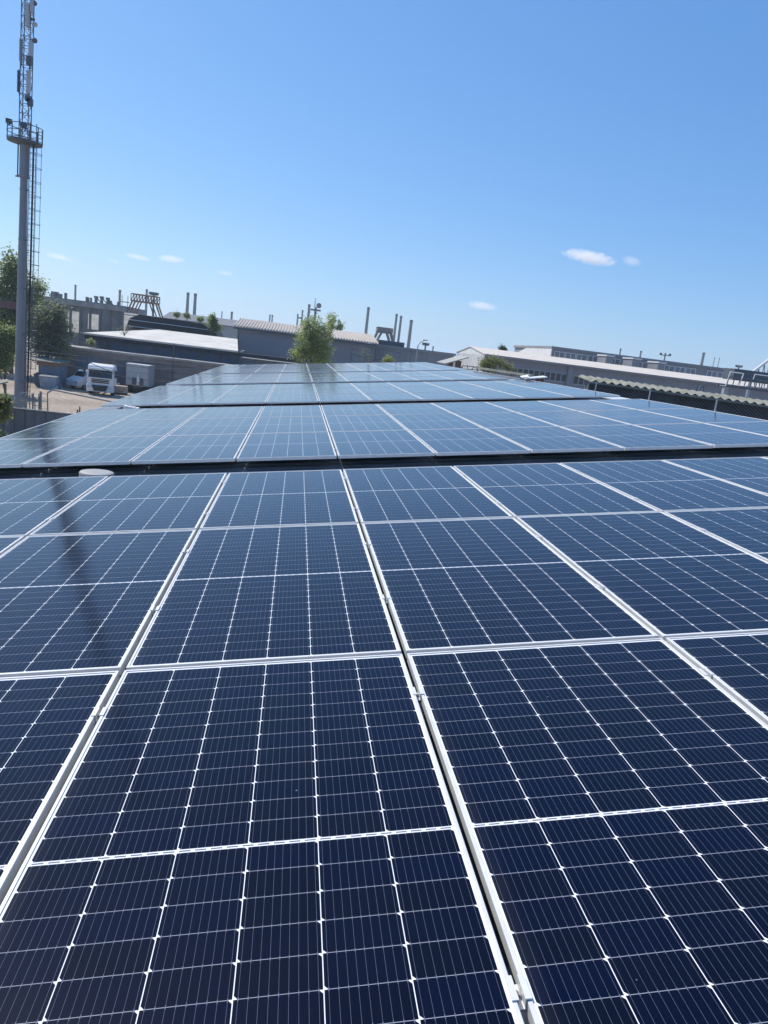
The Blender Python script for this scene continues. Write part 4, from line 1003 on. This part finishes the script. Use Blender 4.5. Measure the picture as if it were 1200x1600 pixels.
tree('poplar_tree', 'tall airy poplar rising behind the tower at the left edge', 'tree', (b0.x, D, 0), at(20, 395, D).z,
     [sp(20, 415, D, 11, 11, 24), sp(8, 440, D, 18, 14, 30), sp(28, 450, D, 18, 14, 34), sp(-12, 470, D, 26, 18, 40), sp(18, 490, D, 30, 20, 34), sp(-15, 530, D, 34, 22, 30), sp(52, 462, D, 14, 12, 26), sp(64, 450, D, 7, 8, 12), sp(40, 500, D, 24, 18, 30)],
     LF['mid'], 900, 22, .24, .7, .22, 5, limbs=30, shell=.15)
D = 84; b0 = at(75, 560, D)
tree('dark_shrub_tree', 'broad dark grey-green tree between the tower and the ruined frame', 'tree', (b0.x, D, 0), at(75, 470, D).z,
     [sp(80, 500, D, 24, 18, 26), sp(62, 515, D, 26, 18, 30), sp(95, 520, D, 18, 15, 26), sp(75, 545, D, 32, 20, 22), sp(95, 488, D, 10, 9, 10)],
     LF['grey'], 420, 22, .22, .6, .18, 6, limbs=24, shell=.1)
D = 70; b0 = at(8, 600, D)
tree('roadside_tree', 'fuller green tree low at the left edge in front of the pale fence', 'tree', (b0.x, D, 0), at(8, 500, D).z,
     [sp(4, 545, D, 18, 15, 22), sp(-14, 530, D, 20, 16, 26), sp(14, 530, D, 10, 9, 18), sp(0, 568, D, 16, 12, 10)], LF['mid'], 560, 24, .19, .5, .1, 8, limbs=14)
D = 34; b0 = at(-14, 650, D)
tree('garden_tree', 'light green leafy branch tips poking in at the lower left edge', 'tree', (b0.x, D, 0), at(-10, 620, D).z,
     [sp(-10, 640, D, 20, 14, 18), sp(6, 628, D, 10, 8, 7), sp(4, 646, D, 9, 8, 7), sp(-4, 684, D, 8, 8, 6)], LF['pale'], 240, 18, .12, .2, .08, 9)
def shrub(name, lb, cat, px, py, D, blobs, m, cl, per, sz, cr=.3, seed=1, base=None):
    b0 = at(px, py, D); t = empty(name, (b0.x, D, base if base is not None else 0), lb, cat)
    leaves('foliage', m, t, blobs, cl, per, sz, cr, seed=seed, shell=.1)
    mb = MB(); g = random.Random(seed); B0 = Vector((b0.x, D, base if base is not None else 0))
    for k in range(7):
        bb = blobs[k % len(blobs)]; mb.tube(B0, (bb[0] + g.uniform(-.5, .5) * bb[3], bb[1] + g.uniform(-.5, .5) * bb[4], bb[2] + g.uniform(-.2, .7) * bb[5]), .035, .012, 5)
    mb.build('stem', 'bark', t); return t
shrub('green_bush', 'bright green bush in front of the grey workshop wall', 'bush', 608, 568, 75, [sp(608, 563, 75, 8, 8, 8), sp(602, 566, 75, 6, 6, 5)], LF['fresh'], 60, 18, .12, .22, 31)
shrub('green_hedge', 'light green scrub along the dark wall of the pale shed', 'hedge', 775, 575, 70, [sp(757, 568, 70, 9, 9, 9), sp(772, 565, 70, 13, 9, 8), sp(787, 570, 70, 10, 8, 6), sp(765, 575, 70, 16, 8, 6), sp(795, 575, 70, 8, 7, 6)], LF['pale'], 210, 18, .12, .3, 32)
shrub('conical_shrub', 'dark green conical shrub at the right end of the black shed', 'shrub', 332, 510, 118, [sp(331, 497, 118, 4, 4, 7), sp(333, 505, 118, 7, 6, 9), sp(336, 512, 118, 7, 6, 6)], LF['mid'], 90, 18, .26, .4, 33)
shrub('roof_sapling', 'bare twiggy sapling growing on the pale warehouse roof edge', 'sapling', 194, 524, 89, [sp(192, 514, 89, 9, 7, 6), sp(200, 513, 89, 6, 6, 6)], LF['grey'], 26, 5, .13, .3, 34, base=zat(194, 525, 89))
shrub('wall_weed', 'small bright weed on the lower brick roof by the blue windows', 'weed', 142, 538, 88, [sp(143, 535, 88, 6, 6, 5)], LF['fresh'], 26, 16, .14, .2, 35, base=zat(142, 540, 88))
shrub('hilltop_bush', 'small dark bush peeking over the pale shed ridge', 'bush', 786, 548, 125, [sp(786, 546, 125, 7, 6, 3.5)], LF['dark'], 50, 16, .22, .35, 36)
shrub('dry_shrub', 'thin brownish shrub against the right corner of the grey hall', 'shrub', 572, 560, 95, [sp(570, 552, 95, 7, 7, 10), sp(576, 560, 95, 6, 6, 7)], LF['grey'], 34, 8, .13, .4, 37)
for i, (px, py, r) in enumerate(((276, 492, 2.5), (292, 493, 3.2), (313, 499, 2.6))):
    shrub('store_bush', ['leftmost of three small bushes before the far store', 'middle one of three small bushes before the far store', 'rightmost of three small bushes before the far store'][i], 'bush', px, py, 170, [sp(px, py, 170, r * 1.5, r, r)], LF['mid'], 50, 14, .3, .4, 40 + i)

# ------------------------------------------------------------------ clouds
def cloud(px, py, wpx, hpx, label, seed, dens=.02, tilt=.12):
    D = 5200.0; c = at(px, py, D); s_ = D / FPX; w, h = wpx * s_ / 2, hpx * s_ / 2
    m = bpy.data.materials.new('cloud_vapour'); m.use_nodes = True; n, l = nodes_of(m)
    n.remove(n['Principled BSDF']); v = n.new('ShaderNodeVolumePrincipled'); v.inputs['Color'].default_value = (1, 1, 1, 1); v.inputs['Anisotropy'].default_value = .2
    tc = n.new('ShaderNodeTexCoord'); ln = n.new('ShaderNodeVectorMath'); ln.operation = 'LENGTH'
    mp = n.new('ShaderNodeMapping'); mp.inputs['Scale'].default_value = (1 / w, 1 / (w * .5), 1 / h); l.new(tc.outputs['Object'], mp.inputs[0]); l.new(mp.outputs[0], ln.inputs[0])
    t = n.new('ShaderNodeTexNoise'); t.inputs['Scale'].default_value = 1.9 / w * 3; t.inputs['Detail'].default_value = 5; t.inputs['Roughness'].default_value = .6
    mp2 = n.new('ShaderNodeMapping'); mp2.inputs['Location'].default_value = (seed * 391.0, seed * 77.0, 0); mp2.inputs['Scale'].default_value = (1, 1, 1.5); l.new(tc.outputs['Object'], mp2.inputs[0]); l.new(mp2.outputs[0], t.inputs['Vector'])
    A = lambda op, a, b=None, c=None: math_node(n, l, op, a, b, c)
    fall = A('SUBTRACT', 1.0, ln.outputs['Value'])
    dd = A('MULTIPLY', A('MAXIMUM', A('ADD', A('MULTIPLY', fall, 1.1), A('MULTIPLY', A('SUBTRACT', t.outputs['Fac'], .52), 2.2)), 0.0), dens)
    l.new(dd, v.inputs['Density']); l.new(v.outputs[0], n['Material Output'].inputs['Volume'])
    mb = MB(); pr = []
    for i in range(9): a = -math.pi / 2 + math.pi * i / 8; pr.append((max(.02, math.cos(a)), math.sin(a)))
    mb.lathe((0, 0, 0), pr, 20); mb.v = [Vector((p.x * w, p.y * w * .5, p.z * h)) for p in mb.v]
    o = mb.build('cloud', m, local=True); o.location = c; o.rotation_euler = (0, R_(tilt), 0)
    tag(o, label, 'cloud', 'small clouds low in the sky')
cloud(921, 402, 96, 21, 'largest small white cloud, high at the right', 1, .022, 4)
cloud(987, 408, 36, 17, 'faint wisp just right of the largest cloud', 2, .015, 8)
cloud(753, 478, 52, 14, 'small low cloud over the white gable', 3, .025, 1)
cloud(92, 401.5, 46, 9, 'thin streak cloud nearest the radio tower', 4, .02, 8)
cloud(216, 402, 42, 9, 'thin streak cloud left of the round bright one', 5, .02, 5)
cloud(268, 405, 42, 12, 'small bright cloud right of the thin streaks', 6, .03, 0)
cloud(178, 408, 20, 6, 'tiny faint cloud between the two thin streaks', 7, .015, 4)
cloud(352, 427, 32, 8, 'tiny faint cloud low between the chimneys and the bright cloud', 8, .013, 2)
S.cycles.volume_step_rate = 1.0
S.cycles.volume_max_steps = 64
S.cycles.max_bounces = 8; S.cycles.diffuse_bounces = 3; S.cycles.glossy_bounces = 4; S.cycles.volume_bounces = 8

# ------------------------------------------------------------------ thin spring haze over the works
hm = bpy.data.materials.new('haze_air'); hm.use_nodes = True; hn, hl = nodes_of(hm)
hn.remove(hn['Principled BSDF']); hv_ = hn.new('ShaderNodeVolumePrincipled'); hv_.inputs['Color'].default_value = (0.68, 0.86, 1.0, 1)
hv_.inputs['Density'].default_value = HAZE; hv_.inputs['Anisotropy'].default_value = 0.3
hl.new(hv_.outputs[0], hn['Material Output'].inputs['Volume'])
mb = MB(); mb.box(-9100, 9100, -9100, 9100, -1.0, 75.0)
tag(mb.build('haze', hm, local=True), kind='stuff')
